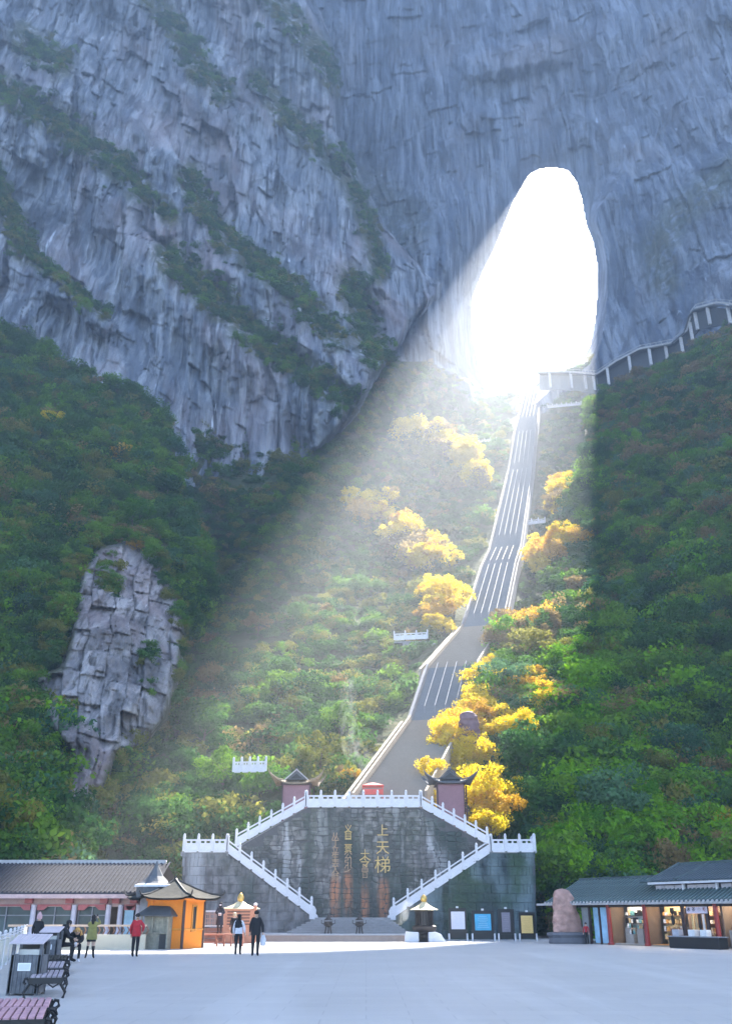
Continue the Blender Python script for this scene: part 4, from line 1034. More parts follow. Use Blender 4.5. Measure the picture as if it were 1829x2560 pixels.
placed(S_sl, [(305, 1180)], 'orange', .9, 'orange tree midway on the left slope')
placed(S_sl, [(340, 1395)], 'orange', .6, 'small orange tree above the rock outcrop')
placed(S_sr, [(1822, 2100)], 'orange', .6, 'orange tree at the right picture edge above the shops')
placed(S_sr, [(1822, 2170)], 'brown', .6, 'dry straw coloured tree overhanging the two tier roof')

for i_, (px, py, Y_, k_, s_) in enumerate([(1160, 1885, 94.5, 'yellow', .5), (1196, 1890, 94.5, 'yellow', .55), (1165, 2000, 86, 'yellow', .85), (1212, 1985, 87, 'yellow', 1.0), (1245, 2020, 85, 'orange', .8), (1180, 2045, 83, 'yellow', .7), (1225, 2065, 82.5, 'yellow', .6), (1255, 1965, 89, 'yellow', .9), (1080, 1925, 88, 'yellow', .6), (1070, 2000, 86, 'yellow', .5)]):
    p_ = WV_(px, py, Y_); p_.z -= 3.6 * s_
    tree(tuple(p_), k_, s_, ['small yellow tree at the left foot of the dark monument stone', 'small yellow tree at the right foot of the dark monument stone', 'sunlit yellow tree touching the right gate pavilion', 'tall bright yellow tree behind the right gate pavilion', 'orange tree above the right landing', 'yellow tree beside the upper right balustrade', 'low yellow tree at the end of the upper right flight',
         'highest yellow tree behind the right pavilion', 'yellow tree peeping over the right pavilion roof', 'small yellow tree left of the right pavilion'][i_], 'golden trees behind the pavilion')
# ------------------------------------------------------------------ monument, paths, lookouts, walkway
def rock_thing(name, label, cat, px, py0, py1, w, Y, m, seed, extra=None):
    p = WV_(px, py0, Y); h = WV_(px, py1, Y).z - p.z; t = thing(name, label, cat, p)
    mb = MB(); n = 26; k = 34; r = random.Random(seed); prof = []
    for j in range(k + 1):
        f = j / k; ww = w / 2 * (1 - .22 * f) * (1 if f < .75 else math.sqrt(max(0, 1 - ((f - .75) / .25) ** 2)) * .97 + .03)
        prof.append((ww, h * f))
    mb.lathe([(r0 * (1 if extra is None else .88 + .12 * math.cos(z0 / h * 3)), z0) for r0, z0 in prof], (0, 0, 0), n, sy=.5)
    V = np.array(mb.V); s_ = 1.0 / max(w, .5)
    d = (.045 if extra else .09) * w * ridged(V[:, 0] * 2.2 * s_ + seed, V[:, 1] * 3 * s_, V[:, 2] * 2.2 * s_, 4) + .03 * w * fbm(V[:, 0] * 6 * s_, V[:, 1] * 6 * s_, V[:, 2] * 6 * s_, 3); nr = V[:, :2] / (np.linalg.norm(V[:, :2], axis=1)[:, None] + .05)
    V[:, :2] += nr * d[:, None] * 1.2; V[:, 0] += -(.13 * w * (V[:, 2] / h) if extra else 0); mb.V = [tuple(v) for v in V]
    o_ = mb.obj('stone_body', m, t, smooth=False)
    sub = o_.modifiers.new('s', 'SUBSURF'); sub.levels = sub.render_levels = 1
    return t, p, h
M_purple = mat('dark_purple_stone', (.16, .09, .11), .6, var=.4, scale=2)
tm, p, h = rock_thing('monument_stone', 'dark purple monument stone standing amid the yellow trees', 'monument', 1174, 1872, 1778, 1.9, 96, M_purple, 3)
for i, ch in enumerate(''): glyph(ch, 1.1, tm, (0, -.62, h * (.66 - .32 * i)), mat('red_paint', (.45, .05, .06)), .05)

def lookout(pts, Y, n, label, drop=4.0):
    a = WV_(*pts[0], Y[0]); b = WV_(*pts[1], Y[1])
    t = balustrade(a, b, n, label, slots=True, sc=1.15, nm='lookout_balustrade')
    return a, b
a, b = lookout([(985, 1600), (1068, 1596)], (138, 138), 3, 'white balustrade of the lookout terrace left of the tan flight')
t = thing('lookout_terrace', 'grey retaining wall under the small lookout terrace', 'retaining wall', a)
MB().prism([(0, -.15), (0, -.45), (1.3, -.45), (1.3, -6.5), ((b - a).x + 1.2, -8.5), ((b - a).x + 1.2, -.15)], .1, 4).obj('wall', mat('blue_grey_render', (.20, .21, .24), .8), t)
a, b = lookout([(1196, 1106), (1240, 1103)], (258, 258), 3, 'small white balustrade left of the upper stairway')
a, b = lookout([(1368, 1020), (1452, 1012)], (250, 240), 7, 'white balustrade right of the topmost flight')
a, b = lookout([(1312, 1312), (1362, 1306)], (196, 192), 3, 'small white balustrade right of the middle stairway')
a, b = lookout([(583, 1930), (664, 1928)], (93, 93), 4, 'low white balustrade in the mist left of the pavilion')

# cliff walkway
WK = [((1345, 935), 285), ((1400, 934), 279), ((1450, 936), 272), ((1492, 940), 262), ((1540, 908), 256), ((1600, 877), 248), ((1640, 870), 243), ((1682, 862), 236), ((1716, 832), 230), ((1728, 790), 226), ((1740, 776), 222), ((1790, 763), 214), ((1840, 768), 206)]
t = thing('cliff_walkway', 'railed walkway on white piers running along the cliff right of the arch', 'walkway', WV_(*WK[0][0], WK[0][1]))
P0 = t.location; wp = [WV_(*q, Y_) - P0 for q, Y_ in WK]
M_conc = mat('pale_concrete', (.50, .50, .52), .7)
for i in range(len(wp) - 1):
    a, b = wp[i], wp[i + 1]
    MB().bar(a, b, 2.2, .45).obj('deck', mat('dark_deck', (.10, .11, .12)), t)
    MB().bar(a + Vector((-.4, -1.15, .1)), b + Vector((-.4, -1.15, .1)), .35, .6).obj('edge_beam', M_conc, t)
    MB().bar(a + Vector((-.4, -1.1, 1.3)), b + Vector((-.4, -1.1, 1.3)), .12, .14).obj('handrail', M_conc, t)
    nb = max(1, int((b - a).length / 6)); rl = MB()
    for k in range(nb * 3):
        c = a.lerp(b, k / (nb * 3)); rl.box((c.x - .4, c.y - 1.1, c.z + .7), (.1, .1, 1.2))
    rl.obj('rail_posts', M_conc, t)
    for k in range(nb):
        c = a.lerp(b, (k + .5) / nb); MB().box((c.x - .2, c.y - .9, c.z - 3.2), (.75, .75, 6.2)).obj('pier', M_white, t)
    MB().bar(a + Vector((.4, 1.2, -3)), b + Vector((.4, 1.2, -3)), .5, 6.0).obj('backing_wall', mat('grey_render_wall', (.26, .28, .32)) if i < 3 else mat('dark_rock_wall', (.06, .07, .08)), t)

# walled path on the right
WP = [((1235, 1805), 104), ((1330, 1852), 103), ((1428, 1893), 103), ((1500, 1842), 104)]
t = thing('walled_path', 'stone edged path with dark retaining wall right of the golden trees', 'path wall', WV_(*WP[0][0], WP[0][1])); P0 = t.location
wp = [WV_(*q, Y_ - 1.5) - P0 for q, Y_ in WP]
for i in range(3):
    MB().bar(wp[i] + Vector((0, 0, -.1)), wp[i + 1] + Vector((0, 0, -.1)), .45, .25).obj('coping', mat('tan_parapet_stone', (.34, .29, .23)), t)
    MB().bar(wp[i] + Vector((0, .1, -1.3)), wp[i + 1] + Vector((0, .1, -1.3)), .3, 2.2).obj('wall', mat('dark_rock_wall', (.06, .07, .08)), t)
MB().bar(wp[1] + Vector((1, -.8, -2.6)), wp[2] + Vector((0, -.8, -2.4)), .4, .25).obj('coping', M_plinth, t)

# ------------------------------------------------------------------ long left building
YB = 57.0
t = thing('left_hall', 'long grey roofed hall with rose brackets and shop windows at left', 'building', (0, YB, 0))
def bx(px, py, Y=YB): p = W(px, py, Y); return p[0], p[2]
xe = bx(402, 2230)[0]; xw = bx(-260, 2230)[0]; ze = bx(200, 2232)[1]; zr = bx(200, 2157, YB + 3.4)[1]
mb = MB(); mb.add([(xw, -1.0, ze), (xe + .1, -1.0, ze), (xe - .5, 3.4, zr), (xw, 3.4, zr)], [(0, 1, 2, 3)]).add([(xw, 7.8, ze), (xe, 7.8, ze), (xe - .5, 3.4, zr), (xw, 3.4, zr)], [(0, 1, 2, 3)])
mb.add([(xw, -1.0, ze - .12), (xe + .1, -1.0, ze - .12), (xe + .1, -1.0, ze), (xw, -1.0, ze)], [(0, 1, 2, 3)])
M_hall = mat('dark_hall_tile', (.055, .056, .065), .95, var=.35, scale=5, spec=.1)
rf = mb.obj('roof', M_hall, t)
tl = (Vector((0, 3.4, zr)) - Vector((0, -1.0, ze))); tm_ = MB().bar((0, 0, 0), tl, .09, .06).mesh('tile_row', M_hall)
x = xw
while x < xe - .2:
    inst('tile_row', tm_, rf, (x, -1.0, ze + .03)); x += .24
MB().bar((xw, 3.4, zr + .05), (xe - .5, 3.4, zr + .05), .3, .22).obj('ridge', M_plinth, t)
MB().bar((xw, -.98, ze - .2), (xe, -.98, ze - .2), .12, .22).obj('eave_board', mat('rose_white_paint', (.50, .36, .36)), t)
zf = bx(200, 2262)[1]; zs = bx(200, 2338)[1]
MB().box(((xw + xe) / 2, .12, (ze + zf) / 2 - .1), (xe - xw, .2, ze - zf)).obj('fascia', mat('rose_white_paint', (.50, .36, .36)), t)
MB().box(((xw + xe) / 2, 3.5, zs / 2), (xe - xw, 7.2, zs)).obj('floor_slab', M_cream, t)
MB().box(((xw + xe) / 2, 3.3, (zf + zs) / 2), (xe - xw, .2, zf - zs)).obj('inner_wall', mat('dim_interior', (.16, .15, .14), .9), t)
M_glass = mat('shop_glass', (.05, .085, .095), .3, var=.7, scale=1.1, bmp=0, spec=.35)
M_wcol = mat('lilac_white_column', (.56, .54, .64), .6)
cols = [-170, -60, 82, 184, 270, 300, 345]
for i, px in enumerate(cols):
    xx = bx(px, 2300)[0]; MB().lathe([(.2, 0), (.2, .12), (.155, .16), (.15, zf - zs)], (0, 0, 0), 14).obj('column', M_wcol, t, smooth=True, loc=(xx, -.05, zs))
    MB().box((0, -.25, 0), (.42, .3, .42)).box((0, -.3, .22), (.3, .5, .12)).obj('bracket', mat('rose_red_paint', (.42, .13, .14)), t, loc=(xx - .25, 0, zf + .28))
for i in range(len(cols) - 1):
    x0, x1 = bx(cols[i], 2300)[0] + .2, bx(cols[i + 1], 2300)[0] - .2
    if x1 - x0 < .5: continue
    w_ = thing_w = MB().box(((x0 + x1) / 2, .28, (zs + zf) / 2), (x1 - x0, .05, zf - zs)).obj('window', M_glass, t)
    fr = MB()
    for xx in (x0, (x0 + x1) / 2, x1): fr.box((xx, .2, (zs + zf) / 2), (.07, .09, zf - zs))
    for zz in (zs + .05, zf - .05, zf - .55): fr.box(((x0 + x1) / 2, .195, zz), (x1 - x0 - .08, .07, .06))
    fr.obj('frame', mat('grey_frame', (.25, .26, .30)), w_)
    MB().prism([(x0, zf + .02), (x0, zf - .28), (x0 + .35, zf - .28), (x0 + .6, zf - .06), (x1 - .6, zf - .06), (x1 - .35, zf - .28), (x1, zf - .28), (x1, zf + .02)], -.08, .02).obj('carved_valance', mat('rose_red_paint', (.42, .13, .14)), t)
MB().box((bx(372, 2300)[0], .1, (zs + zf) / 2), (1.1, .2, zf - zs)).obj('dark_door', mat('dark_grey_panel', (.10, .09, .10)), t)
MB().box((bx(322, 2300)[0], -.02, (zs + zf) / 2 - .1), (.5, .06, zf - zs - .3)).obj('poster', mat('pale_blue_print', (.35, .55, .70)), t)
# cream parapet and timber railing in front of the hall
t = thing('cream_parapet', 'low cream wall with a brown rail in front of the left hall', 'low wall', (0, 0, 0))
a, b = G(205, 2374), G(362, 2374); hh = .72
MB().bar(a + Vector((-4, 0, hh / 2)), b + Vector((0, 0, hh / 2)), .25, hh).obj('wall', M_cream, t)
MB().bar(a + Vector((-4, 0, hh + .42)), b + Vector((0, 0, hh + .42)), .1, .1).obj('top_rail', mat('cream_paint', (.55, .40, .30)), t)
for i in range(14):
    c = a.lerp(b, i / 13); MB().tube([(c.x, c.y, hh), (c.x + .1, c.y, hh + .2), (c.x, c.y, hh + .4)], .035, 5).obj('baluster', M_woodbr, t)

# spire roof behind the kiosk
p = WV_(386, 2240, 55.5)
t = thing('spire_pavilion', 'small pavilion with a steep concave spire roof behind the kiosk', 'pavilion', p)
zt1 = WV_(386, 2160, 55.5).z - p.z; zb1 = WV_(386, 2212, 55.5).z - p.z
MB().lathe([(1.0, -.1), (1.02, zb1 - .02), (.74, zb1 + .16), (.42, zb1 + .45), (.22, zb1 + .8), (.12, zt1 - .12), (.1, zt1 - .05), (.03, zt1 + .15)], n=8, ph=math.pi / 8).obj('roof', M_tile, t)
MB().lathe([(1.15, zb1 - .12), (1.12, zb1), (.95, zb1 + .05)], n=8, ph=math.pi / 8).obj('eave', M_white, t)
MB().lathe([(.75, -p.z), (.75, 0)], n=8, ph=math.pi / 8).obj('body', mat('grey_frame', (.25, .26, .30)), t)

# ------------------------------------------------------------------ orange kiosk
pk = G(408, 2373); Yk = pk.y + 1.9; pk = Vector((pk.x + .02, Yk, 0))
t = thing('orange_kiosk', 'six sided orange kiosk with a grey roof and black curled corners', 'kiosk', pk, R(6))
hk = WV_(408, 2247, Yk).z; hr = WV_(408, 2198, Yk).z; Rk = 1.72
MB().lathe([(Rk, 0), (Rk, hk)], n=6, ph=R(-6)).obj('walls', M_orange, t)
for i in range(6):
    a = R(60 * i - 6); MB().box((Rk * math.cos(a), Rk * math.sin(a), hk / 2), (.13, .13, hk), rz=a).obj('corner_post', mat('dark_brown_paint', (.05, .03, .03)) if i in (5, 0) else M_orange, t)
MB().lathe([(Rk + .05, hk - .14), (Rk + .12, hk), (Rk - .1, hk)], n=6, ph=R(-6)).obj('cornice', M_orange, t)
ap = Rk * math.cos(R(30)); an = R(-6 - 30)
wn3 = MB().box((0, 0, 0), (.06, .26, 1.15)).obj('window', M_dark, t, loc=((ap + .01) * math.cos(an), (ap + .01) * math.sin(an), hk * .60)); wn3.rotation_euler = (0, 0, an)
fr = MB().box((.02, -.17, 0), (.06, .07, 1.3)).box((.02, .17, 0), (.06, .07, 1.3)).box((.02, 0, .64), (.06, .4, .07)).box((.02, 0, -.64), (.06, .4, .07)).obj('frame', mat('amber_trim', (.60, .25, .04)), wn3)
MB().lathe([(Rk + .03, hk * .36), (Rk + .06, hk * .38), (Rk + .03, hk * .40)], n=6, ph=R(-6)).obj('sill_band', mat('amber_trim', (.60, .25, .04)), t)
mb = MB(); Re = 2.55; K = 6
for i in range(K):
    a0 = 2 * math.pi * i / K + R(-6); a1 = 2 * math.pi * (i + 1) / K + R(-6); n = 6; V = []
    for j in range(n + 1):
        f = j / n
        for k in range(7):
            g = k / 6; a = Vector((math.cos(a0), math.sin(a0))).lerp(Vector((math.cos(a1), math.sin(a1))), g) * Re * f
            cor = abs(2 * g - 1) ** 4; V.append((a.x * (1 + .04 * cor * f), a.y * (1 + .04 * cor * f), hk + (hr - hk) * (1 - f) ** 1.15 + .16 * cor * f ** 4))
    mb.add(V, [(j * 7 + k, j * 7 + k + 1, (j + 1) * 7 + k + 1, (j + 1) * 7 + k) for j in range(n) for k in range(6)])
    mb.add([(x_, y_, z_ - .09) for x_, y_, z_ in V], [(j * 7 + k, j * 7 + k + 1, (j + 1) * 7 + k + 1, (j + 1) * 7 + k) for j in range(n) for k in range(6)])
mb.obj('roof', mat('weathered_roof_sheet', (.055, .055, .05), .9, var=.35, scale=4, spec=.15), t)
for i in range(K):
    a0 = 2 * math.pi * i / K + R(-6); d = Vector((math.cos(a0), math.sin(a0), 0)); pts = [d * Re * f + Vector((0, 0, hk + (hr - hk) * (1 - f) ** 1.15 + .16 * f ** 4 + .03)) for f in (.02, .25, .5, .75, 1.0)]
    pts += [d * (Re + .14) + Vector((0, 0, hk + .2)), d * (Re + .27) + Vector((0, 0, hk + .36)), d * (Re + .22) + Vector((0, 0, hk + .46))]
    MB().tube(pts, [.045] * 5 + [.05, .04, .02], 6).obj('hip_ridge', M_dark, t, smooth=True)
MB().lathe([(.12, hr - .1), (.14, hr), (.05, hr + .08), (.02, hr + .22)], n=8).obj('finial', M_dark, t)

# weathered stall in front of the kiosk
ps = G(392, 2372); t = thing('wooden_stall', 'weathered grey wooden stall under a small gabled roof', 'stall', (ps.x, ps.y - .35, 0), R(-8))
M_wst = mat('weathered_wood', (.26, .25, .20), .85, var=.4, scale=6)
hs = WV_(392, 2285, ps.y).z; wsx, wsy = 1.45, .9
for i in range(10):
    MB().box((-wsx / 2 + .07 + i * .145, -wsy / 2, hs * .225), (.135, .04, hs * .45)).obj('plank', M_wst, t)
for i in range(8):
    MB().box((-wsx / 2 + .55 + i * .115, -wsy / 2 + .1, hs * .7), (.108, .03, hs * .5)).obj('plank', M_wst, t)
for i in range(7): MB().box((wsx / 2, -wsy / 2 + .07 + i * .125, hs / 2), (.04, .118, hs)).obj('plank', M_wst, t)
for x, y in ((-1, -1), (1, -1), (-1, 1), (1, 1), (-.15, -1)): MB().box((x * wsx / 2, y * wsy / 2, hs / 2), (.08, .08, hs)).obj('post', M_wst, t)
MB().box((-.4, -.05, hs / 2), (.6, .05, hs)).obj('back_panel', mat('pale_wood', (.34, .33, .27)), t)
MB().box((0, -wsy / 2 - .08, hs * .46), (wsx + .15, .22, .04)).obj('counter', M_wst, t)
MB().box((.52, -wsy / 2 - .03, hs * .22), (.36, .03, hs * .42)).obj('door', M_dark, t)
mb = MB(); e = .28
mb.add([(-wsx / 2 - e, -wsy / 2 - e, hs - .05), (wsx / 2 + e, -wsy / 2 - e, hs - .08), (wsx / 2 - .1, 0, hs + .38), (-wsx / 2 + .25, 0, hs + .42), (-wsx / 2 - e, wsy / 2 + e, hs - .05), (wsx / 2 + e, wsy / 2 + e, hs - .08)], [(0, 1, 2, 3), (5, 4, 3, 2), (4, 0, 3), (1, 5, 2)])
o_ = mb.obj('roof', mat('dark_shingle', (.06, .065, .07), .6), t); o_.modifiers.new('s', 'SOLIDIFY').thickness = .06

# ------------------------------------------------------------------ far-left railing
a, b, c = G(-60, 2475), G(60, 2374), G(130, 2362)
t = thing('plaza_railing', 'pale railing with frosted panels along the left edge of the plaza', 'railing', a)
hh = 1.12; q = b - a; n = 9
for i in range(n + 1):
    MB().box((0, 0, hh / 2), (.07, .07, hh)).lathe([(.05, hh), (.06, hh + .05), (.02, hh + .09)], n=8).obj('post', M_white, t, loc=q * (i / n))
    if i < n:
        MB().bar(q * ((i + .04) / n) + Vector((0, 0, .5)), q * ((i + .96) / n) + Vector((0, 0, .5)), .03, .82).obj('panel', mat('frosted_panel', (.42, .50, .50), .3), t)
        for z_ in (.97, 1.06): MB().bar(q * (i / n) + Vector((0, 0, z_)), q * ((i + 1) / n) + Vector((0, 0, z_)), .05, .04).obj('rail', M_white, t)

# ------------------------------------------------------------------ litter bins
def bin_(px, pyg, pyt, w, label, rz=0.0):
    g = G(px, pyg); g.y += w * .4; H = WV_(px, pyt, g.y).z
    t = thing('litter_bin', label, 'litter bin', g, rz); d = w * .8
    M_gw = mat('grey_weathered_slats', (.14, .145, .16), .8, var=.45, scale=9)
    zb = H * .66
    n = 7
    for i in range(n):
        x_ = -w / 2 + w * (i + .5) / n
        MB().box((x_, -d / 2, zb / 2 + .02), (w / n * .93, .03, zb - .04)).obj('slat', M_gw, t, bevel=.004)
        MB().box((x_, d / 2, zb / 2 + .02), (w / n * .93, .03, zb - .04)).obj('slat', M_gw, t)
    for i in range(5):
        for sx in (-1, 1): MB().box((sx * w / 2, -d / 2 + d * (i + .5) / 5, zb / 2 + .02), (.03, d / 5 * .93, zb - .04)).obj('slat', M_gw, t)
    for sx in (-1, 1):
        for sy in (-1, 1): MB().box((sx * (w / 2 - .02), sy * (d / 2 - .02), H * .44), (.07, .07, H * .88)).obj('post', M_gw, t)
    MB().box((0, 0, zb - .03), (w - .06, d - .06, .05)).obj('top_tray', mat('steel_sheet', (.40, .41, .43), .35, metal=.6), t)
    MB().box((0, d * .1, zb * .98 + H * .04), (w * .72, d * .55, H * .13)).obj('ashtray', mat('steel_sheet', (.40, .41, .43), .35, metal=.6), t, bevel=.01)
    MB().box((0, d * .42, H * .76), (w - .1, .02, H * .22)).obj('back_board', M_dark, t)
    MB().box((-w * .02, -d / 2 - .02, zb * .70), (w * .44, .012, H * .13)).obj('sign_plate', mat('white_sheet', (.75, .76, .80), .5, var=.05), t)
    MB().box((-w * .02, -d / 2 - .028, zb * .70), (w * .36, .006, H * .09)).obj('sign_print', mat('pale_grey_print', (.62, .64, .70), .5, var=.1), t)
    for i in range(8):     # boarded lid sloping to the front
        x_ = -w * .58 + w * 1.16 * (i + .5) / 8
        MB().add([(x_ - w * .07, -d * .72, H * .86), (x_ + w * .07, -d * .72, H * .86), (x_ + w * .062, d * .45, H), (x_ - w * .062, d * .45, H),
                  (x_ - w * .07, -d * .72, H * .86 - .03), (x_ + w * .07, -d * .72, H * .86 - .03), (x_ + w * .062, d * .45, H - .03), (x_ - w * .062, d * .45, H - .03)],
                 [(0, 1, 2, 3), (4, 7, 6, 5), (0, 4, 5, 1), (1, 5, 6, 2), (2, 6, 7, 3), (3, 7, 4, 0)]).obj('lid_board', mat('pale_rose_boards', (.52, .46, .49), .7, var=.15, scale=4), t)
    return t
bin_(54, 2489, 2335, .68, 'nearest slatted litter bin with white notice, beside the pink slatted bench')
bin_(116, 2412, 2316, .64, 'second slatted litter bin behind the nearest one')
# ------------------------------------------------------------------ benches
def bench(px, py, L, Wd, label, wood, z=.44, m_iron=None):
    """long seat whose slats run lengthwise, away from the camera along the railing line"""
    ang = math.atan2(.28, 1.0); f = WV_(px, py, 1.0); k = (z - EYE) / (f.z - EYE); p = Vector((f.x * k, k, 0))
    ax = Vector((-math.sin(ang), math.cos(ang), 0)); rt = Vector((math.cos(ang), math.sin(ang), 0)); c = p - rt * Wd / 2 + ax * L / 2
    t = thing('slatted_bench', label, 'bench', c, ang); n = int(round(Wd / .105))
    for i in range(n):
        x_ = -Wd / 2 + Wd * (i + .5) / n
        MB().box((x_, 0, z - .02), (Wd / n * .78, L, .04)).obj('slat', wood, t, bevel=.005)
    for y in (-L / 2 + .04, 0, L / 2 - .04): MB().box((0, y, z - .07), (Wd, .05, .06)).obj('bearer', M_dark, t)
    for sy in (-1, 1): MB().box((0, sy * (L / 2 + .015), z - .09), (Wd + .04, .03, .12)).obj('iron_skirt', M_dark, t)
    for sx in (-1, 1):
        for sy in (-1, 1):
            x_ = sx * (Wd / 2 + .01); y_ = sy * (L / 2 - .03)
            MB().tube([(x_ + .05 * sx, y_, 0), (x_ + .09 * sx, y_, .12), (x_ - .02 * sx, y_, .28), (x_ + .02 * sx, y_, z - .05)], .034, 7).obj('leg', M_dark, t, smooth=True)
            MB().tube([(x_ + .02 * sx, y_, z - .04), (x_ + .09 * sx, y_, z - .05), (x_ + .11 * sx, y_, z - .12), (x_ + .06 * sx, y_, z - .16)], .028, 6).obj('scroll', M_dark, t, smooth=True)
    for sy in (-1, 1): MB().tube([(-Wd / 2, sy * L / 2, .32), (-Wd / 4, sy * L / 2, .22), (0, sy * L / 2, .33), (Wd / 4, sy * L / 2, .22), (Wd / 2, sy * L / 2, .32)], .018, 6).obj('scroll_brace', M_dark, t)
    return t
M_pinkw = mat('pink_boards', (.50, .29, .33), .7, var=.35, scale=8)
M_greyw = mat('grey_rose_boards', (.36, .32, .36), .7, var=.35, scale=8)
bench(110, 2541, 1.55, .85, 'nearest pink slatted bench cut off by the bottom left corner', M_pinkw)
bench(124, 2513, 1.5, .85, 'pink slatted bench between the nearest bench and the bin', M_pinkw)
bench(156, 2440, 2.6, .68, 'grey rose slatted bench right of the nearest bin', M_greyw)
bench(158, 2417, 3.2, .68, 'smaller grey slatted bench beyond the grey rose one', M_greyw)
bench(166, 2398, 3.6, .7, 'dark bench where the two people sit', M_dark)

# ------------------------------------------------------------------ stage side: wooden screen, offering cabinet, table bench
Ys = 66.0
t = thing('wooden_screen', 'brown lattice screen and plank tiers behind the standing women', 'screen', (0, Ys, 0))
x0, x1 = W(482, 2330, Ys)[0], W(640, 2330, Ys)[0]; zz = lambda py, Y=Ys: W(560, py, Y)[2]
za, zb_, zc = zz(2278), zz(2315), 0
MB().bar((x0, 0, za), (x1, 0, za), .25, .1).obj('top_rail', M_white, t); MB().bar((x0, 0, zb_), (x1, 0, zb_), .25, .08).obj('middle_rail', M_white, t)
k = 12
for i in range(k + 1):
    xx = x0 + (x1 - x0) * i / k; MB().box((xx, 0, (za + zb_) / 2), (.06, .07, za - zb_)).obj('mullion', mat('rose_brown_paint', (.36, .22, .18)), t)
for i in range(k):
    xx = x0 + (x1 - x0) * (i + .5) / k; w_ = (x1 - x0) / k * .8; lt = MB()
    for f in (-.3, 0, .3): lt.box((xx, 0, (za + zb_) / 2 + f * (za - zb_)), (w_, .03, .05))
    for f in (-.25, .25): lt.box((xx + f * w_, -.002, (za + zb_) / 2), (.04, .03, (za - zb_) * .9))
    lt.obj('lattice', mat('rose_brown_paint', (.36, .22, .18)), t)
for i in range(4):
    z_ = zb_ - .1 - (zb_ - .15) * (i + .5) / 4; MB().box(((x0 + x1) / 2, -.1 - i * .12, z_), (x1 - x0, .08, (zb_ - .15) / 4 * .86)).obj('plank', mat('red_brown_plank', (.34, .15, .10)), t)
t = thing('trestle_bench', 'brown trestle bench the woman in black stands on', 'bench', G(560, 2366)); bw = 3.6
MB().box((-.6, 0, .62), (bw, .5, .07)).obj('seat', mat('red_brown_plank', (.34, .15, .10)), t)
for x_, l_ in ((-1.6, -.15), (-.35, -.2), (.0, 0), (.4, 0), (1.0, .1)): MB().bar((x_ + l_, -.15, 0), (x_, -.1, .6), .08, .1).add([], []).box((x_ + l_ / 2, 0, .3), (.07, .3, .6), ry=l_ * .8).obj('leg', mat('red_brown_plank', (.34, .15, .10)), t)
MB().box((-.6, 0, .22), (bw, .08, .06)).obj('stretcher', mat('red_brown_plank', (.34, .15, .10)), t)
for lbl, pxc in (('offering_cabinet', 596),):
    Yc_ = 64.8; p = WV_(pxc, 2360, Yc_); p.z = 0; t = thing(lbl, 'terracotta offering cabinet under a cream roof with a gilded finial', 'cabinet', p)
    zt2 = zz(2272, Yc_); w_ = W(640, 2300, Yc_)[0] - W(560, 2300, Yc_)[0]
    M_tc = mat('terracotta_paint', (.50, .22, .13), .7)
    MB().box((0, 0, zt2 / 2), (w_ * .94, 1.2, zt2)).obj('body', M_tc, t, bevel=.02)
    for i in range(5): MB().box((0, -.62, zt2 * (.55 + .09 * i)), (w_ * .7, .03, .06)).obj('slat', mat('dark_brown_paint', (.05, .03, .03)), t)
    MB().box((w_ * .5, -.5, zt2 / 2 + .1), (.2, .2, zt2 + .2)).obj('post', M_tc, t); MB().lathe([(.12, zt2 + .2), (.14, zt2 + .28), (.04, zt2 + .36)], (w_ * .5, -.5, 0), 8).obj('post_cap', M_white, t)
    za_ = zz(2252, Yc_)
    MB().lathe([(w_ * .62, zt2 - .03), (w_ * .62, zt2 + .03), (w_ * .42, zt2 + .10), (w_ * .2, zt2 + .28), (.14, za_)], n=16, sy=.6).obj('roof', M_palegold, t, smooth=True)
    MB().lathe([(.12, za_ - .1), (.2, za_ + .05), (.22, za_ + .22), (.12, za_ + .4), (.03, zz(2232, Yc_))], n=10).obj('finial', M_gold, t, smooth=True)

# round incense burner on the right with pale plinth blocks
Yi = 67.5; p = WV_(1061, 2352, Yi); p.z = 0; Z = lambda py: W(1061, py, Yi)[2]; u_ = Yi / 2500
t = thing('incense_burner', 'round dark incense burner with pale gilt roof and gold finial', 'incense burner', p)
M_brz = mat('dark_bronze', (.06, .05, .045), .45, metal=.5, var=.4)
MB().lathe([(.42, 0), (.36, .12), (.28, .2), (.30, Z(2334) - .05), (.62, Z(2332)), (.80, Z(2324)), (.82, Z(2316)), (.66, Z(2313))], n=20).obj('pedestal', M_brz, t, smooth=True)
MB().lathe([(.52, Z(2314)), (.52, Z(2277))], n=20).obj('drum', M_dark, t, smooth=True)
for i in range(20):
    a = 2 * math.pi * i / 20; MB().box((.58 * math.cos(a), .58 * math.sin(a), (Z(2314) + Z(2277)) / 2), (.07, .06, Z(2277) - Z(2314)), rz=a).obj('column', M_brz, t)
MB().lathe([(.66, Z(2280)), (.64, Z(2276)), (.5, Z(2275))], n=20).obj('collar', M_brz, t)
MB().lathe([(.94, Z(2275)), (.94, Z(2274)), (.6, Z(2268)), (.3, Z(2261)), (.12, Z(2254))], n=20).obj('roof', M_palegold, t, smooth=True)
MB().lathe([(.1, Z(2256)), (.2, Z(2252)), (.22, Z(2246)), (.16, Z(2241)), (.03, Z(2236))], n=12).obj('finial', M_gold, t, smooth=True)
for px, lb in ((1030, 'left'), (1086, 'right')):
    p2 = WV_(px, 2354, Yi - .5); p2.z = 0; sg = -1 if lb == 'left' else 1
    tag(MB().prism([(-.42, 0), (.45 if sg < 0 else .75, 0), (.4, .5), (.05, .62), (-.42, .6)] if sg > 0 else [(-.5, 0), (.42, 0), (.42, .6), (-.42, .62), (-.48, .4)], -.35, .35).obj('plinth_block', M_white, None, bevel=.03, loc=p2), 'white carved plinth block %s of the round incense burner' % ('left' if sg < 0 else 'right'), 'plinth block')
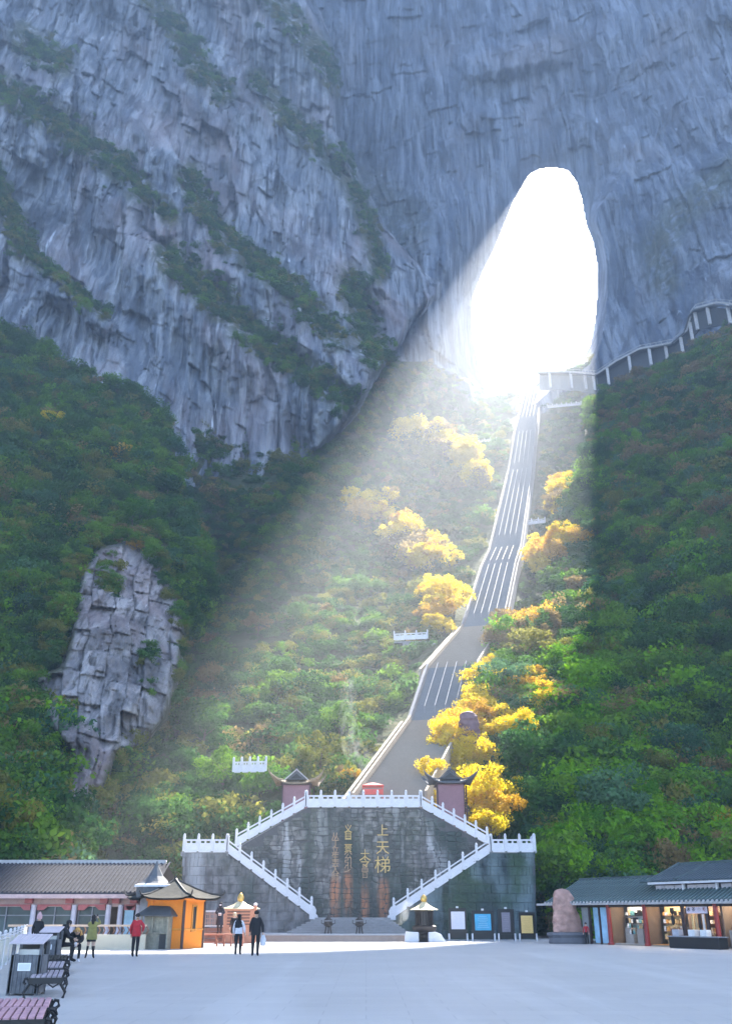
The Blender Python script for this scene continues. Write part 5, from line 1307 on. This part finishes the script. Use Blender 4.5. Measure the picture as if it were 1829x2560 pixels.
# two small figures of bronze burners on the steps
for px, lb in ((820, 'left one of two small bronze censers on the broad steps'), (898, 'right one of two small bronze censers on the broad steps')):
    p = WV_(px, 2333, 70.2); p.z = zst; t = thing('bronze_censer', lb, 'censer', p)
    for i in range(3):
        a = R(90 + 120 * i); MB().tube([(.26 * math.cos(a), .26 * math.sin(a), 0), (.2 * math.cos(a), .2 * math.sin(a), .25), (.18 * math.cos(a), .18 * math.sin(a), .5)], .05, 6).obj('leg', M_brz, t)
    MB().lathe([(.1, .42), (.28, .5), (.32, .65), (.28, .72), (.30, .78)], n=12).obj('bowl', M_brz, t, smooth=True)
    MB().lathe([(.36, .84), (.2, .95), (.1, 1.08), (.07, 1.2), (.02, 1.3)], n=12).obj('lid', M_brz, t, smooth=True)
    for sx in (-1, 1): MB().tube([(sx * .3, 0, .6), (sx * .48, 0, .68), (sx * .46, 0, .86)], .035, 6).obj('handle', M_brz, t)

# ------------------------------------------------------------------ four notice boards
def board(px0, px1, py0, py1, fx0, fx1, m, label, lamp):
    Y = 69.5; zb = lambda py: W(1200, py, Y)[2]; x0, x1 = W(fx0, 2300, Y)[0], W(fx1, 2300, Y)[0]; xc = (x0 + x1) / 2
    t = thing('notice_board', label, 'notice board', (xc, Y, 0)); w = x1 - x0
    MB().box((0, .05, (zb(py0 - 6) + .12) / 2 + .05), (w - .06, .06, zb(py0 - 6) - .1)).obj('back_panel', M_dark, t)
    fr = MB(); za, zc_ = zb(py0 - 7), zb(py1 + 8)
    for s in (-1, 1): fr.box((s * (w / 2 - .03), 0, (za + .05) / 2), (.08, .14, za))
    for z_ in (za, zc_): fr.box((0, -.02, z_), (w, .12, .09))
    fr.obj('frame', M_dark, t)
    a, b = W(px0, 2300, Y)[0] - xc, W(px1, 2300, Y)[0] - xc
    sc = MB().box(((a + b) / 2, -.04, (zb(py0) + zb(py1)) / 2), (b - a, .03, zb(py0) - zb(py1))).obj('panel', m, t)
    for s in (-1, 1): MB().box((s * w / 2 * 1.02, -.06, zb(2346)), (.11, .11, .62)).obj('foot_post', M_white, t)
    MB().box((0, 0, zb(py0 - 9) + .05), (.16, .12, .12)).obj('emblem', M_white, t)
    pr = MB(); r = random.Random(px0)
    for i in range(7):
        z_ = zb(py0) - (zb(py0) - zb(py1)) * (.15 + .11 * i); l_ = (b - a) * r.uniform(.4, .75); pr.box(((a + b) / 2, -.058, z_), (l_, .004, .025))
    pr.obj('printed_lines', {'white': mat('faint_print', (.55, .55, .60)), 'blue': mat('pale_blue_print', (.35, .55, .70)), 'plum': mat('plum_print', (.30, .27, .32)), 'gold': mat('amber_print', (.66, .42, .14))}[lamp], t)
board(1127, 1161, 2279, 2323, 1121, 1165, mat('white_board', (.58, .57, .66), .6, var=.04), 'notice board with a plain white panel, leftmost of four', 'white')
board(1186, 1226, 2285, 2326, 1179, 1233, mat('sky_blue_map', (.06, .38, .62), .5, var=.35, scale=1.2), 'wide notice board with a bright blue map', 'blue')
board(1253, 1274, 2281, 2330, 1244, 1284, mat('plum_grey_board', (.20, .18, .22), .6, var=.08), 'narrow notice board with a plum grey panel', 'plum')
board(1301, 1330, 2289, 2333, 1296, 1337, mat('amber_board', (.74, .50, .18), .6, var=.06), 'notice board with a yellow panel, rightmost of four', 'gold')

# ------------------------------------------------------------------ standing red rock
M_redrock = mat('pink_red_rock', (.50, .30, .25), .85, var=.6, scale=2.6, bmp=1.0)
tr, p, h = rock_thing('inscribed_rock', 'tall pinkish red standing rock on a dark plinth', 'rock', 1421, 2337, 2226, 1.75, 63.5, M_redrock, 8, True)
mb = MB().lathe([(1.28, 0), (1.32, .1), (1.25, .35), (1.42, .5), (1.40, .62), (1.1, .66)], n=12, sy=.55)
pb = mb.obj('plinth', mat('dark_plinth_stone', (.13, .13, .15), .7), tr, loc=(0.02, 0, -.62 - 0)); tr.location.z = .62
for i, ch in enumerate(''): glyph(ch, .62, tr, (-.05, -.47, h * (.68 - .28 * i)), mat('dark_red_paint', (.30, .07, .06)), .03)

# ------------------------------------------------------------------ shop row on the right
A = G(1392, 2357); B = G(1829, 2373); e = (B - A); Ls = e.length; e.normalize(); rz = math.atan2(e.y, e.x)
t = thing('shop_row', 'row of open shops with red pillars under green grey tiled roofs', 'shops', A, rz)
def fs(px, off=0.0):
    """distance along the shop front of the photograph column px"""
    a = (px - CX) / (F * cT - (CY - 2320) * sT); o_ = A + Vector((e.y, -e.x, 0)) * (-off)
    return (a * o_.y - o_.x) / (e.x - a * e.y)
def zs_(px, py): s = fs(px); q = A + e * s; return W(px, py, q.y)[2]
S0, S1 = fs(1400) - 1.0, fs(1829) + 7
he = 2.22
Mfl = mat('shop_floor', (.28, .25, .22))
MB().box(((S0 + S1) / 2, 2.5, .03), (S1 - S0, 5, .06)).obj('floor', Mfl, t)
MB().box(((S0 + S1) / 2, 5.0, 1.3), (S1 - S0, .2, 2.6)).obj('back_wall', mat('shop_back_wall', (.40, .36, .32)), t)
MB().box(((S0 + S1) / 2, 2.4, 2.45), (S1 - S0, 5, .1)).obj('ceiling', mat('shop_ceiling', (.45, .42, .38)), t)
MB().bar((S0 - .5, -.55, he + .05), (S1, -.55, he + .05), .1, .12).obj('gutter', M_plinth, t)
MB().bar((S0, .02, he - .06), (S1, .02, he - .06), .16, .16).obj('lintel', M_dark, t)
z_r = 3.75; yr = 2.6
sA, sB = fs(1405) - .8, fs(1615, -1)
mb = MB().add([(sA, -.6, he + .1), (S1, -.6, he + .1), (S1, yr, z_r), (sA, yr, z_r)], [(0, 1, 2, 3)]).add([(sA, 5.8, he + .1), (S1, 5.8, he + .1), (S1, yr, z_r), (sA, yr, z_r)], [(0, 1, 2, 3)])
mb.add([(sA, -.6, he + .1), (sA, yr, z_r), (sA, 5.8, he + .1)], [(0, 1, 2)])
rf = mb.obj('roof', M_tileg, t)
dl = Vector((0, yr + .6, z_r - he - .1)); rib = MB().bar((0, 0, 0), dl, .12, .10).mesh('tile_row', mat('tile_row_green', (.10, .15, .15), .65, var=.3)); x_ = sA + .05
while x_ < S1:
    inst('tile_row', rib, rf, (x_, -.6, he + .14)); x_ += .30
caps = MB().lathe([(.08, -.03), (.08, .03)], n=8).mesh('tile_end', M_plinth); x_ = sA + .05
while x_ < S1:
    o_ = inst('tile_end', caps, rf, (x_, -.64, he + .13)); o_.rotation_euler = (math.pi / 2, 0, 0); x_ += .30
MB().bar((sA, yr, z_r + .05), (S1, yr, z_r + .05), .22, .22).obj('ridge', M_tileg, t)
# upper tier with clerestory
s2 = fs(1618); yu = .95; zc0, zc1 = he + .62, he + 1.02
MB().box(((s2 + S1) / 2, yu + 1.6, (zc0 + zc1) / 2 + .05), (S1 - s2, 3.2, zc1 - zc0 + .3)).obj('clerestory_wall', mat('dark_grey_panel', (.10, .09, .10)), t)
n = 0; x_ = s2 + .12
while x_ < S1 - .8:
    w_ = .72
    pn_ = MB().box((x_ + w_ / 2, yu - .04, (zc0 + zc1) / 2 + .05), (w_ * .93, .05, zc1 - zc0 - .1)).obj('window', mat('lilac_white_pane', (.55, .52, .58), .4), t)
    x_ += w_; n += 1
    if n % 3 == 0:
        MB().box((x_ + .08, yu - .2, (zc0 + zc1) / 2), (.14, .14, zc1 - zc0 + .25)).obj('white_post', M_white, t); x_ += .22
MB().bar((s2 - .1, yu - .4, zc1 + .12), (S1, yu - .4, zc1 + .12), .12, .12).obj('upper_gutter', M_white, t); MB().bar((s2 - .05, yu - .2, zc0 - .05), (S1, yu - .2, zc0 - .05), .12, .08).obj('sill', M_white, t)
zt3 = zs_(1700, 2177) + .45
mb = MB().add([(s2 - .45, yu - .5, zc1 + .2), (S1, yu - .5, zc1 + .2), (S1, yu + 2.2, zt3), (s2 + .1, yu + 2.2, zt3)], [(0, 1, 2, 3)]).add([(s2 - .45, yu - .5, zc1 + .2), (s2 + .1, yu + 2.2, zt3), (s2 - .3, yu + 4.8, zc1)], [(0, 1, 2)])
mb.add([(s2 - .3, yu + 4.8, zc1), (S1, yu + 4.8, zc1), (S1, yu + 2.2, zt3), (s2 + .1, yu + 2.2, zt3)], [(0, 1, 2, 3)])
rf = mb.obj('upper_roof', M_tileg, t)
dl = Vector((0, 2.7, zt3 - zc1 - .2)); rib = MB().bar((0, 0, 0), dl, .1, .08).mesh('tile_row', mat('tile_row_dark', (.07, .10, .12), .65, var=.3)); x_ = s2 + .15
while x_ < S1: inst('tile_row', rib, rf, (x_, yu - .5, zc1 + .23)); x_ += .26
MB().bar((s2 + .1, yu + 2.2, zt3 + .05), (S1, yu + 2.2, zt3 + .05), .2, .22).obj('ridge', M_tileg, t)
MB().tube([(s2 - .6, yu - .6, zc1 + .22), (s2 - .3, yu - .3, zc1 + .25), (s2, yu + .9, zc1 + .75), (s2 + .12, yu + 2.2, zt3 + .12)], .09, 6).obj('hip_ridge', M_tileg, t)
s3 = fs(1690); MB().tube([(s3 - .2, yu - .45, zc1 + .3), (s3 + .1, yu + .6, zc1 + .62), (s3 + .3, yu + 2.2, zt3 + .1)], .09, 6).obj('hip_ridge', M_tileg, t)
# pillars
for px in (1524, 1615, 1794): MB().lathe([(.2, 0), (.2, .1), (.14, .13), (.13, he)], (fs(px), -.02, 0), 14).obj('pillar', M_red, t, smooth=True)
for px, w_ in ((1475, .12), (1500, .1), (1710, .22), (1770, .18)): MB().box((fs(px), .02, he / 2), (w_, .14, he)).obj('dark_post', mat('dark_brown_paint', (.05, .03, .03)), t)
# shop bays: walls between and fittings
for px in (1520, 1610, 1712, 1800): MB().box((fs(px) + .05, .75, 1.15), (.1, 1.1, 2.2)).obj('partition', mat('partition_wood', (.20, .14, .10)), t)
def pane(px0, px1, m, y=.05, z0=.08, z1=None, nm='glass_door'):
    a, b = fs(px0), fs(px1); z1 = z1 or he - .15
    return MB().box(((a + b) / 2, y, (z0 + z1) / 2), (b - a, .04, z1 - z0)).obj(nm, m, t)
M_bluegl = mat('painted_sky_glass', (.30, .50, .68), .15, var=.45, scale=.8, bmp=0)  # blue sky reflection painted into the base colour
pane(1484, 1499, M_bluegl); pane(1502, 1518, M_bluegl); pane(1455, 1476, mat('grey_door_panel', (.26, .27, .28)), nm='grey_door')
lamp = mat('lit_shop_lamp', (.9, .85, .75), emit=((1, .86, .66), 5))
def fill(px0, px1, back, floor_, goods, seed):
    a, b = fs(px0) + .15, fs(px1) - .1; r = random.Random(seed)
    MB().box(((a + b) / 2, 1.35, 1.2), (b - a, .1, 2.3)).obj('display_wall', back, t)
    MB().box(((a + b) / 2, .68, .08), (b - a, 1.3, .05)).obj('display_floor', floor_, t)
    for i in range(2): MB().box((a + (b - a) * (.3 + .4 * i), 0.75, 2.3), (.55, .3, .06)).obj('ceiling_lamp', lamp, t)
    for k in range(4):
        z_ = .35 + k * .42; MB().box(((a + b) / 2, 1.15, z_), ((b - a) * .9, .35, .03)).obj('shelf', M_woodbr if goods[0] == 'w' else M_dark, t)
        x_ = a + .1
        while x_ < b - .15:
            w_ = r.uniform(.08, .24); h_ = r.uniform(.1, .3); c = r.choice(goods[1]); MB().box((x_ + w_ / 2, 1.1, z_ + .015 + h_ / 2), (w_, .2, h_)).obj('packet', c, t); x_ += w_ + r.uniform(.02, .1)
    for k in range(3):
        x_ = a + (b - a) * r.uniform(.15, .85); y_ = r.uniform(.35, .8); h_ = r.uniform(.5, .85)
        MB().box((x_, y_, h_ / 2 + .1), (.5, .4, h_)).obj('display_table', M_woodbr if goods[0] == 'w' else mat('grey_table', (.30, .27, .25)), t)
        for j in range(3): MB().lathe([(.05, 0), (.07, .1), (.03, .2), (.03, .26)], (x_ - .15 + j * .15, y_, h_ + .1), 8).obj('jar', r.choice(goods[1]), t)
gA = [mat('white_goods', (.7, .7, .72)), M_dark, mat('tan_goods', (.5, .36, .2)), mat('teal_goods', (.15, .35, .38))]
gB = [mat('straw_goods', (.66, .48, .24)), mat('tan_goods', (.5, .36, .2)), M_dark, mat('white_goods', (.7, .7, .72)), mat('amber_goods', (.6, .3, .08))]
fill(1528, 1610, mat('white_shop_wall', (.62, .60, .62)), mat('pale_shop_floor', (.36, .33, .30)), ('g', gA), 1)
fill(1620, 1706, mat('ochre_shop_wall', (.62, .45, .24)), mat('orange_wood_floor', (.50, .24, .09)), ('w', gB), 2)
fill(1716, 1768, mat('brown_shop_wall', (.20, .13, .10)), mat('dark_shop_floor', (.10, .09, .09)), ('w', gB), 3)
fill(1802, 1880, mat('brown_shop_wall', (.20, .13, .10)), mat('dark_shop_floor', (.10, .09, .09)), ('g', gA), 4)
for i, px in enumerate((1725, 1733, 1742, 1751, 1759)):    # hanging scrolls and long boards
    MB().box((fs(px), .25 + .03 * (i % 2), .95), (.15, .03, 1.5)).obj('long_board', (gB + [M_woodbr])[i], t)
sg = MB().box((0, 0, 0), (fs(1776) - fs(1724), .05, .34)).obj('shop_sign', mat('lilac_sign', (.62, .55, .66), .5, var=.05), t, loc=((fs(1776) + fs(1724)) / 2, -.12, he - .32))
for i, (ch, m_) in enumerate(zip('冰茶小吃', (M_dark, M_dark, mat('grey_goods', (.4, .4, .45)), M_red))): glyph(ch, .24, sg, (-.55 + i * .37, -.035, .02), m_, .008)
for x_, px in ((0, 1668), (1, 1700)): MB().lathe([(.02, -.9), (.09, -.8), (.1, -.5), (.04, -.35), (.12, -.2), (.12, 0)], (fs(px), .5, he - .2), 8).obj('hanging_garment', M_dark, t)
tc_ = thing('dark_counter', 'black serving counter with tubs at the right end of the shops', 'counter', A + e * fs(1795, .9) + Vector((e.y, -e.x, 0)) * .9, rz)
MB().box((0, 0, .28), (3.4, .7, .56)).obj('body', M_dark, tc_, bevel=.02); MB().box((0, 0, .58), (3.5, .8, .05)).obj('top', mat('grey_frame', (.25, .26, .30)), tc_)
for x_, m_ in ((-1.3, mat('grey_goods', (.4, .4, .45))), (-.2, gA[0]), (.6, gA[0])): MB().box((x_, 0, .76), (.45, .4, .32)).obj('tub', m_, tc_, bevel=.02)

# ------------------------------------------------------------------ people
M_skin = mat('skin', (.52, .34, .25), .6, var=.08, bmp=0)
def cloth(name, c): return mat(name, c, .85, var=.25, scale=9)
C_black = cloth('black_cloth', (.012, .012, .014)); C_red = cloth('red_jacket_cloth', (.42, .02, .03)); C_olive = cloth('olive_coat_cloth', (.22, .20, .06)); C_white = cloth('white_cloth', (.62, .62, .68)); C_boot = cloth('black_leather', (.01, .01, .012)); C_hair = cloth('dark_hair', (.014, .011, .01)); C_blond = cloth('blond_hair', (.52, .42, .28)); C_pink = cloth('pink_knit', (.55, .34, .36)); C_ging = cloth('ginger_hair', (.50, .27, .08)); C_navy = cloth('dark_navy_cloth', (.02, .022, .035))
BASE = dict(pelvis=(0, 0, .93, .125), waist=(0, 0, 1.06, .11), chest=(0, .01, 1.26, .14), neckb=(0, .01, 1.41, .058), head0=(0, -.015, 1.50, .062), head1=(0, -.02, 1.585, .082), headt=(0, -.005, 1.66, .05),
    shL=(.155, .01, 1.37, .062), elL=(.23, .03, 1.11, .046), wrL=(.24, -.04, .87, .03), shR=(-.155, .01, 1.37, .062), elR=(-.23, .03, 1.11, .046), wrR=(-.24, -.04, .87, .03),
    hiL=(.085, 0, .88, .105), knL=(.10, -.015, .49, .078), anL=(.10, .02, .09, .058), toL=(.12, -.12, .04, .034), hiR=(-.085, 0, .88, .105), knR=(-.10, -.015, .49, .078), anR=(-.10, .02, .09, .058), toR=(-.12, -.12, .04, .034))
EDG = [('pelvis', 'waist'), ('waist', 'chest'), ('chest', 'neckb'), ('neckb', 'head0'), ('head0', 'head1'), ('head1', 'headt'), ('chest', 'shL'), ('shL', 'elL'), ('elL', 'wrL'), ('chest', 'shR'), ('shR', 'elR'), ('elR', 'wrR'),
       ('pelvis', 'hiL'), ('hiL', 'knL'), ('knL', 'anL'), ('anL', 'toL'), ('pelvis', 'hiR'), ('hiR', 'knR'), ('knR', 'anR'), ('anR', 'toR')]
ZONE = {'head': (3, 4, 5), 'top': (0, 1, 2, 6, 7, 8, 9, 10, 11), 'legs': (12, 13, 14, 16, 17, 18), 'feet': (15, 19)}
def person(loc, rz, label, top, legs, feet, pose={}, H=1.0, hair=None, long_hair=False, coat=None, skirt=None, shins=None, bulk=1.0, extra=None, seat=False):
    J = dict(BASE); J.update(pose)
    t = thing('person', label, 'person', loc, rz); t.scale = (H, H, H)
    names = list(J); idx = {n: i for i, n in enumerate(names)}
    me = bpy.data.meshes.new('body'); me.from_pydata([J[n][:3] for n in names], [(idx[a], idx[b]) for a, b in EDG], [])
    o = bpy.data.objects.new('body', me); COL.objects.link(o)
    sk = o.modifiers.new('skin', 'SKIN'); sv = me.skin_vertices[0].data
    for n in names:
        r_ = J[n][3] * (bulk if n in ('pelvis', 'waist', 'chest', 'shL', 'shR', 'elL', 'elR') else 1)
        sv[idx[n]].radius = (r_, r_ * (.78 if n in ('pelvis', 'waist', 'chest') else 1)); sv[idx[n]].use_root = (n == 'pelvis')
    sb = o.modifiers.new('sub', 'SUBSURF'); sb.levels = sb.render_levels = 1
    bpy.context.view_layer.update()
    m2 = bpy.data.meshes.new_from_object(o.evaluated_get(bpy.context.evaluated_depsgraph_get())); bpy.data.objects.remove(o)
    ms = [M_skin, top, legs, feet]; m2.materials.clear()
    for m in ms: m2.materials.append(m)
    segs = [(Vector(J[a][:3]), Vector(J[b][:3])) for a, b in EDG]; z2m = {}
    for z_, mi in (('head', 0), ('top', 1), ('legs', 2), ('feet', 3)):
        for k in ZONE[z_]: z2m[k] = mi
    def near(c):
        best = (9, 0)
        for k, (a, b) in enumerate(segs):
            f = max(0, min(1, (c - a).dot(b - a) / (b - a).length_squared)); d = (c - a.lerp(b, f)).length
            if d < best[0]: best = (d, k)
        return best[1]
    for p_ in m2.polygons:
        k = near(p_.center); p_.material_index = z2m[k]
        if shins is not None and k in (13, 17): p_.material_index = 0
        if shins is not None and k in (14, 18): p_.material_index = 3
        p_.use_smooth = True
    # hands: palm, thumb and four unequal bent fingers, grown onto the wrists of the same mesh
    mb = MB(); mb.V = [tuple(v.co) for v in m2.vertices]; mb.F = [tuple(p_.vertices) for p_ in m2.polygons]; mb.mi = [p_.material_index for p_ in m2.polygons]
    for s_ in ('L', 'R'):
        w = Vector(J['wr' + s_][:3]); d = (w - Vector(J['el' + s_][:3])).normalized(); u = d.cross(Vector((0, 1, .2))).normalized(); v = d.cross(u)
        mb.tube([w - d * .02, w + d * .03, w + d * .085], [.026, .038, .034], 8, 0)
        for i, (l_, o_) in enumerate(((.072, -.027), (.082, -.009), (.078, .009), (.062, .026))):
            b0 = w + d * .08 + u * o_; mb.tube([b0, b0 + d * l_ * .5 + v * .006, b0 + d * l_ * .85 + v * .028], [.0095, .009, .007], 5, 0)
        b0 = w + d * .03 - u * .03; mb.tube([b0, b0 - u * .03 + d * .025, b0 - u * .035 + d * .055 + v * .01], [.012, .011, .008], 5, 0)
    hd = Vector(J['head1'][:3]); fw = Vector((0, -1, 0))
    mb.lathe([(.004, -.012), (.014, 0), (.012, .015), (.004, .03)], hd + Vector((0, -.082, -.012)), 6, 0)       # nose
    for sx in (-1, 1): mb.lathe([(.004, -.02), (.012, 0), (.010, .022)], hd + Vector((sx * .078, .0, -.005)), 6, 0)   # ears
    body = mb.obj('body', ms, t, smooth=True)
    fc = MB()
    for sx in (-1, 1): fc.lathe([(.004, -.006), (.011, 0), (.004, .006)], hd + Vector((sx * .03, -.076, .012)), 6)
    fc.box(hd + Vector((0, -.074, -.045)), (.04, .012, .008)); fc.obj('face_features', mat('dark_features', (.10, .04, .035)), t)
    if hair:
        hb = MB(); c = hd + Vector((0, .022, .02)); pr = [(.02, -.06), (.078, -.05), (.096, -.005), (.095, .03), (.075, .07), (.03, .098), (.004, .10)]
        if long_hair: pr = [(.03, -.30), (.085, -.27), (.10, -.15)] + pr[1:]
        hb.lathe(pr, c, 12); hb.obj('hair', hair, t, smooth=True)
    if coat:
        m_, z0, z1, r0, r1 = coat; MB().lathe([(r0, z0), (r0 * .98, z0 + .02), ((r0 + r1) / 2, (z0 + z1) / 2), (r1, z1)], (0, .005, 0), 16, sy=.78).obj('coat', m_, t, smooth=True)
    if skirt:
        m_, z0, z1, r0, r1 = skirt; MB().lathe([(r0, z0), (r1, z1)], (0, .005, 0), 14, sy=.8).obj('skirt', m_, t, smooth=True)
    if extra: extra(t, J)
    return t
def pl(px, py): return G(px, py)
# woman photographing, olive coat
def ex1(t, J): MB().box((-.10, -.36, 1.66), (.075, .012, .15), rx=.1).obj('phone', M_dark, t)
person(pl(224, 2397), R(188), 'person in an olive coat and black knee boots holding up a phone', C_olive, C_black, C_boot, dict(elL=(.20, -.2, 1.28, .05), wrL=(.02, -.34, 1.56, .032), elR=(-.28, -.16, 1.36, .05), wrR=(-.14, -.34, 1.58, .032), knL=(.12, 0, .49, .055), anL=(.16, .02, .09, .04), toL=(.20, -.1, .04, .034), anR=(-.14, .02, .09, .04), toR=(-.18, -.1, .04, .034)),
       .98, C_hair, True, (C_olive, .74, 1.20, .235, .17), (C_black, .66, .80, .19, .2), shins=True, bulk=1.2, extra=ex1)
person(pl(336, 2393), R(176), 'person in a red jacket and black trousers before the weathered stall', C_red, C_black, C_boot, dict(elR=(-.32, .05, 1.18, .058), wrR=(-.22, -.10, .98, .032), elL=(.26, .02, 1.1, .055), anL=(.085, .02, .09, .056), anR=(-.085, .02, .09, .056), knL=(.095, 0, .49, .078), knR=(-.095, 0, .49, .078), toL=(.09, -.12, .04, .034), toR=(-.09, -.12, .04, .034)),
       1.02, C_hair, False, (C_red, .80, 1.2, .20, .17), bulk=1.3)
def ex3(t, J):
    MB().lathe([(.17, 1.12), (.19, 1.2), (.175, 1.36), (.09, 1.47), (.02, 1.5)], (.02, .01, 0), 14, sy=.8).obj('shawl', C_black, t, smooth=True)
person(pl(594, 2388), R(178), 'person with long dark hair and black shawl over white blouse, left of the walking pair', C_white, C_black, C_boot, dict(elR=(-.25, 0, 1.1, .055), wrR=(-.27, -.03, .9, .03)), 1.0, C_hair, True, (C_white, .88, 1.15, .185, .17), bulk=1.15, extra=ex3)
def ex4(t, J): MB().lathe([(.06, .38), (.11, .42), (.12, .62), (.05, .80), (.02, .86)], (-.30, -.02, 0), 10, sy=.5).obj('bag', C_white, t, smooth=True)
person(pl(637, 2391), R(182), 'person in a black suit carrying a white bag, at the right of the walking pair', C_black, C_black, C_boot, dict(wrR=(-.29, 0, .86, .03), elR=(-.27, .03, 1.11, .052)), 1.09, C_hair, False, (C_black, .78, 1.25, .20, .19), bulk=1.3, extra=ex4)
def ex5(t, J):
    MB().box((0, -.105, 1.55), (.11, .03, .08)).obj('face_mask', C_white, t, bevel=.01); MB().box((0, -.24, 1.05), (.18, .03, .15), rx=.3).obj('paper', C_white, t)
    MB().lathe([(.14, 1.36), (.12, 1.45), (.105, 1.55), (.10, 1.66), (.05, 1.71), (.01, 1.72)], (0, .035, 0), 12, sy=.85).obj('hood', C_navy, t, smooth=True)
g = G(546, 2366)
person((g.x, g.y, .66), R(4), 'person in a long black hooded coat and white mask standing on the trestle bench', C_navy, C_black, C_boot, dict(elL=(.26, -.04, 1.12, .055), wrL=(.07, -.20, 1.05, .03), elR=(-.26, -.04, 1.12, .055), wrR=(-.07, -.20, 1.05, .03), anL=(.07, .02, .09, .04), anR=(-.07, .02, .09, .04)), .98, C_hair, True, (C_navy, .46, 1.2, .23, .16), bulk=1.25, extra=ex5)
def ex6(t, J): MB().lathe([(.11, 1.50), (.115, 1.6), (.10, 1.68), (.03, 1.72)], (0, .03, 0), 12).obj('knit_hat', C_blond, t, smooth=True)
g = G(580, 2364)
person((g.x, g.y + .5, .12), R(-6), 'person in a black coat and pale knit hat behind the walking pair', C_black, C_black, C_boot, {}, .98, C_blond, False, (C_black, .6, 1.2, .21, .16), bulk=1.25, extra=ex6)
def ex9(t, J): MB().lathe([(.112, 1.50), (.118, 1.58), (.11, 1.66), (.06, 1.72), (.04, 1.78), (.01, 1.80)], (0, .01, 0), 12).obj('knit_hat', C_pink, t, smooth=True)
person(pl(87, 2392), R(180), 'person in black with a pink knit hat behind the litter bins', C_black, C_black, C_boot, {}, 1.0, C_pink, False, None, bulk=1.35, extra=ex9)
SIT = dict(pelvis=(0, 0, .56, .13), waist=(0, -.04, .70, .12), chest=(0, -.10, .90, .15), neckb=(0, -.16, 1.05, .06), head0=(0, -.20, 1.12, .062), head1=(0, -.23, 1.20, .084), headt=(0, -.22, 1.27, .05),
    shL=(.16, -.1, 1.0, .065), elL=(.22, -.24, .80, .05), wrL=(.08, -.44, .72, .03), shR=(-.16, -.1, 1.0, .065), elR=(-.22, -.24, .80, .05), wrR=(-.08, -.44, .72, .03),
    hiL=(.09, 0, .55, .09), knL=(.13, -.44, .54, .066), anL=(.13, -.40, .10, .045), toL=(.14, -.56, .04, .036), hiR=(-.09, 0, .55, .09), knR=(-.13, -.44, .54, .066), anR=(-.13, -.40, .10, .045), toR=(-.14, -.56, .04, .036))
g = G(146, 2408)
def exa(t, J): MB().lathe([(.12, 1.02), (.13, 1.1), (.11, 1.18)], (0, -.12, 0), 12).obj('scarf', C_black, t, smooth=True)
person((g.x - .05, g.y + .15, .02), R(100), 'person in black sitting upright on the dark bench, back turned', C_black, C_black, C_boot, SIT, 1.12, C_hair, False, None, bulk=1.5, extra=exa)
LEAN = dict(SIT); LEAN.update(waist=(0, -.06, .70, .12), chest=(0, -.24, .84, .15), neckb=(0, -.36, .92, .06), head0=(0, -.42, .96, .062), head1=(0, -.48, 1.0, .084), headt=(0, -.52, 1.05, .05), shL=(.16, -.28, .92, .065), shR=(-.16, -.28, .92, .065), elL=(.2, -.44, .70, .05), elR=(-.2, -.44, .70, .05), wrL=(.05, -.56, .60, .03), wrR=(-.05, -.56, .60, .03))
def exb(t, J):
    MB().tube([(-.12, -.2, .98), (0, -.32, 1.02), (.12, -.3, .98), (.16, -.38, .85)], .05, 8).obj('scarf', C_ging, t, smooth=True); MB().box((-.02, -.62, .58), (.08, .02, .14)).obj('phone', C_white, t)
g = G(176, 2406)
person((g.x + .1, g.y + .1, .0), R(18), 'person with ginger hair bent forward on the dark bench in white sneakers', C_black, C_black, C_white, LEAN, 1.1, C_ging, False, None, bulk=1.35, extra=exb)
q = A + e * fs(1467); person((q.x - .2, q.y - .5, 0), R(-30), 'person in a red top beside the grey shop door right of the rock', C_red, C_black, C_boot, {}, .72, C_hair, False, None)

# ------------------------------------------------------------------ incense smoke
def smoke(name, label, pts, rad, dens, seed):
    mb = MB(); mb.tube(pts, rad, 12); o = mb.obj(name, None, None, smooth=True); o.data.materials.clear()
    m = bpy.data.materials.new(name); m.use_nodes = True; nt = m.node_tree; nt.nodes.remove(nt.nodes['Principled BSDF'])
    v = N(nt, 'ShaderNodeVolumePrincipled', Anisotropy=.3); v.inputs['Color'].default_value = (.9, .95, 1, 1)
    tc = N(nt, 'ShaderNodeTexCoord'); mp = N(nt, 'ShaderNodeMapping'); mp.inputs['Scale'].default_value = (1.4, 1.4, .6); mp.inputs['Location'].default_value = (seed, 0, 0); nt.links.new(tc.outputs['Object'], mp.inputs[0])
    nz = N(nt, 'ShaderNodeTexNoise', Scale=1.0, Detail=4, Distortion=.6); nt.links.new(mp.outputs[0], nz.inputs['Vector'])
    mr = N(nt, 'ShaderNodeMapRange'); nt.links.new(nz.outputs['Fac'], mr.inputs[0]); mr.inputs[1].default_value = .46; mr.inputs[2].default_value = .7; mr.inputs[3].default_value = 0; mr.inputs[4].default_value = dens
    nt.links.new(mr.outputs[0], v.inputs['Density']); nt.links.new(v.outputs[0], nt.nodes['Material Output'].inputs['Volume'])
    o.data.materials.append(m); tag(o, label, 'smoke', kind='stuff'); return o
smoke('drifting_smoke', 'thin column of pale smoke rising left of the long stairway', [WV_(912, 1945, 96), WV_(905, 1905, 96), WV_(878, 1860, 96), WV_(868, 1790, 96), WV_(872, 1700, 96)], [1.3, 1.5, 1.2, 1.0, .9], .09, 3)
smoke('burner_smoke', 'pale smoke drifting left from the round incense burner', [WV_(1040, 2268, 67.2), WV_(1018, 2268, 67.2), WV_(1000, 2285, 67.2), WV_(990, 2310, 67.2)], [.2, .5, .6, .35], .5, 9)
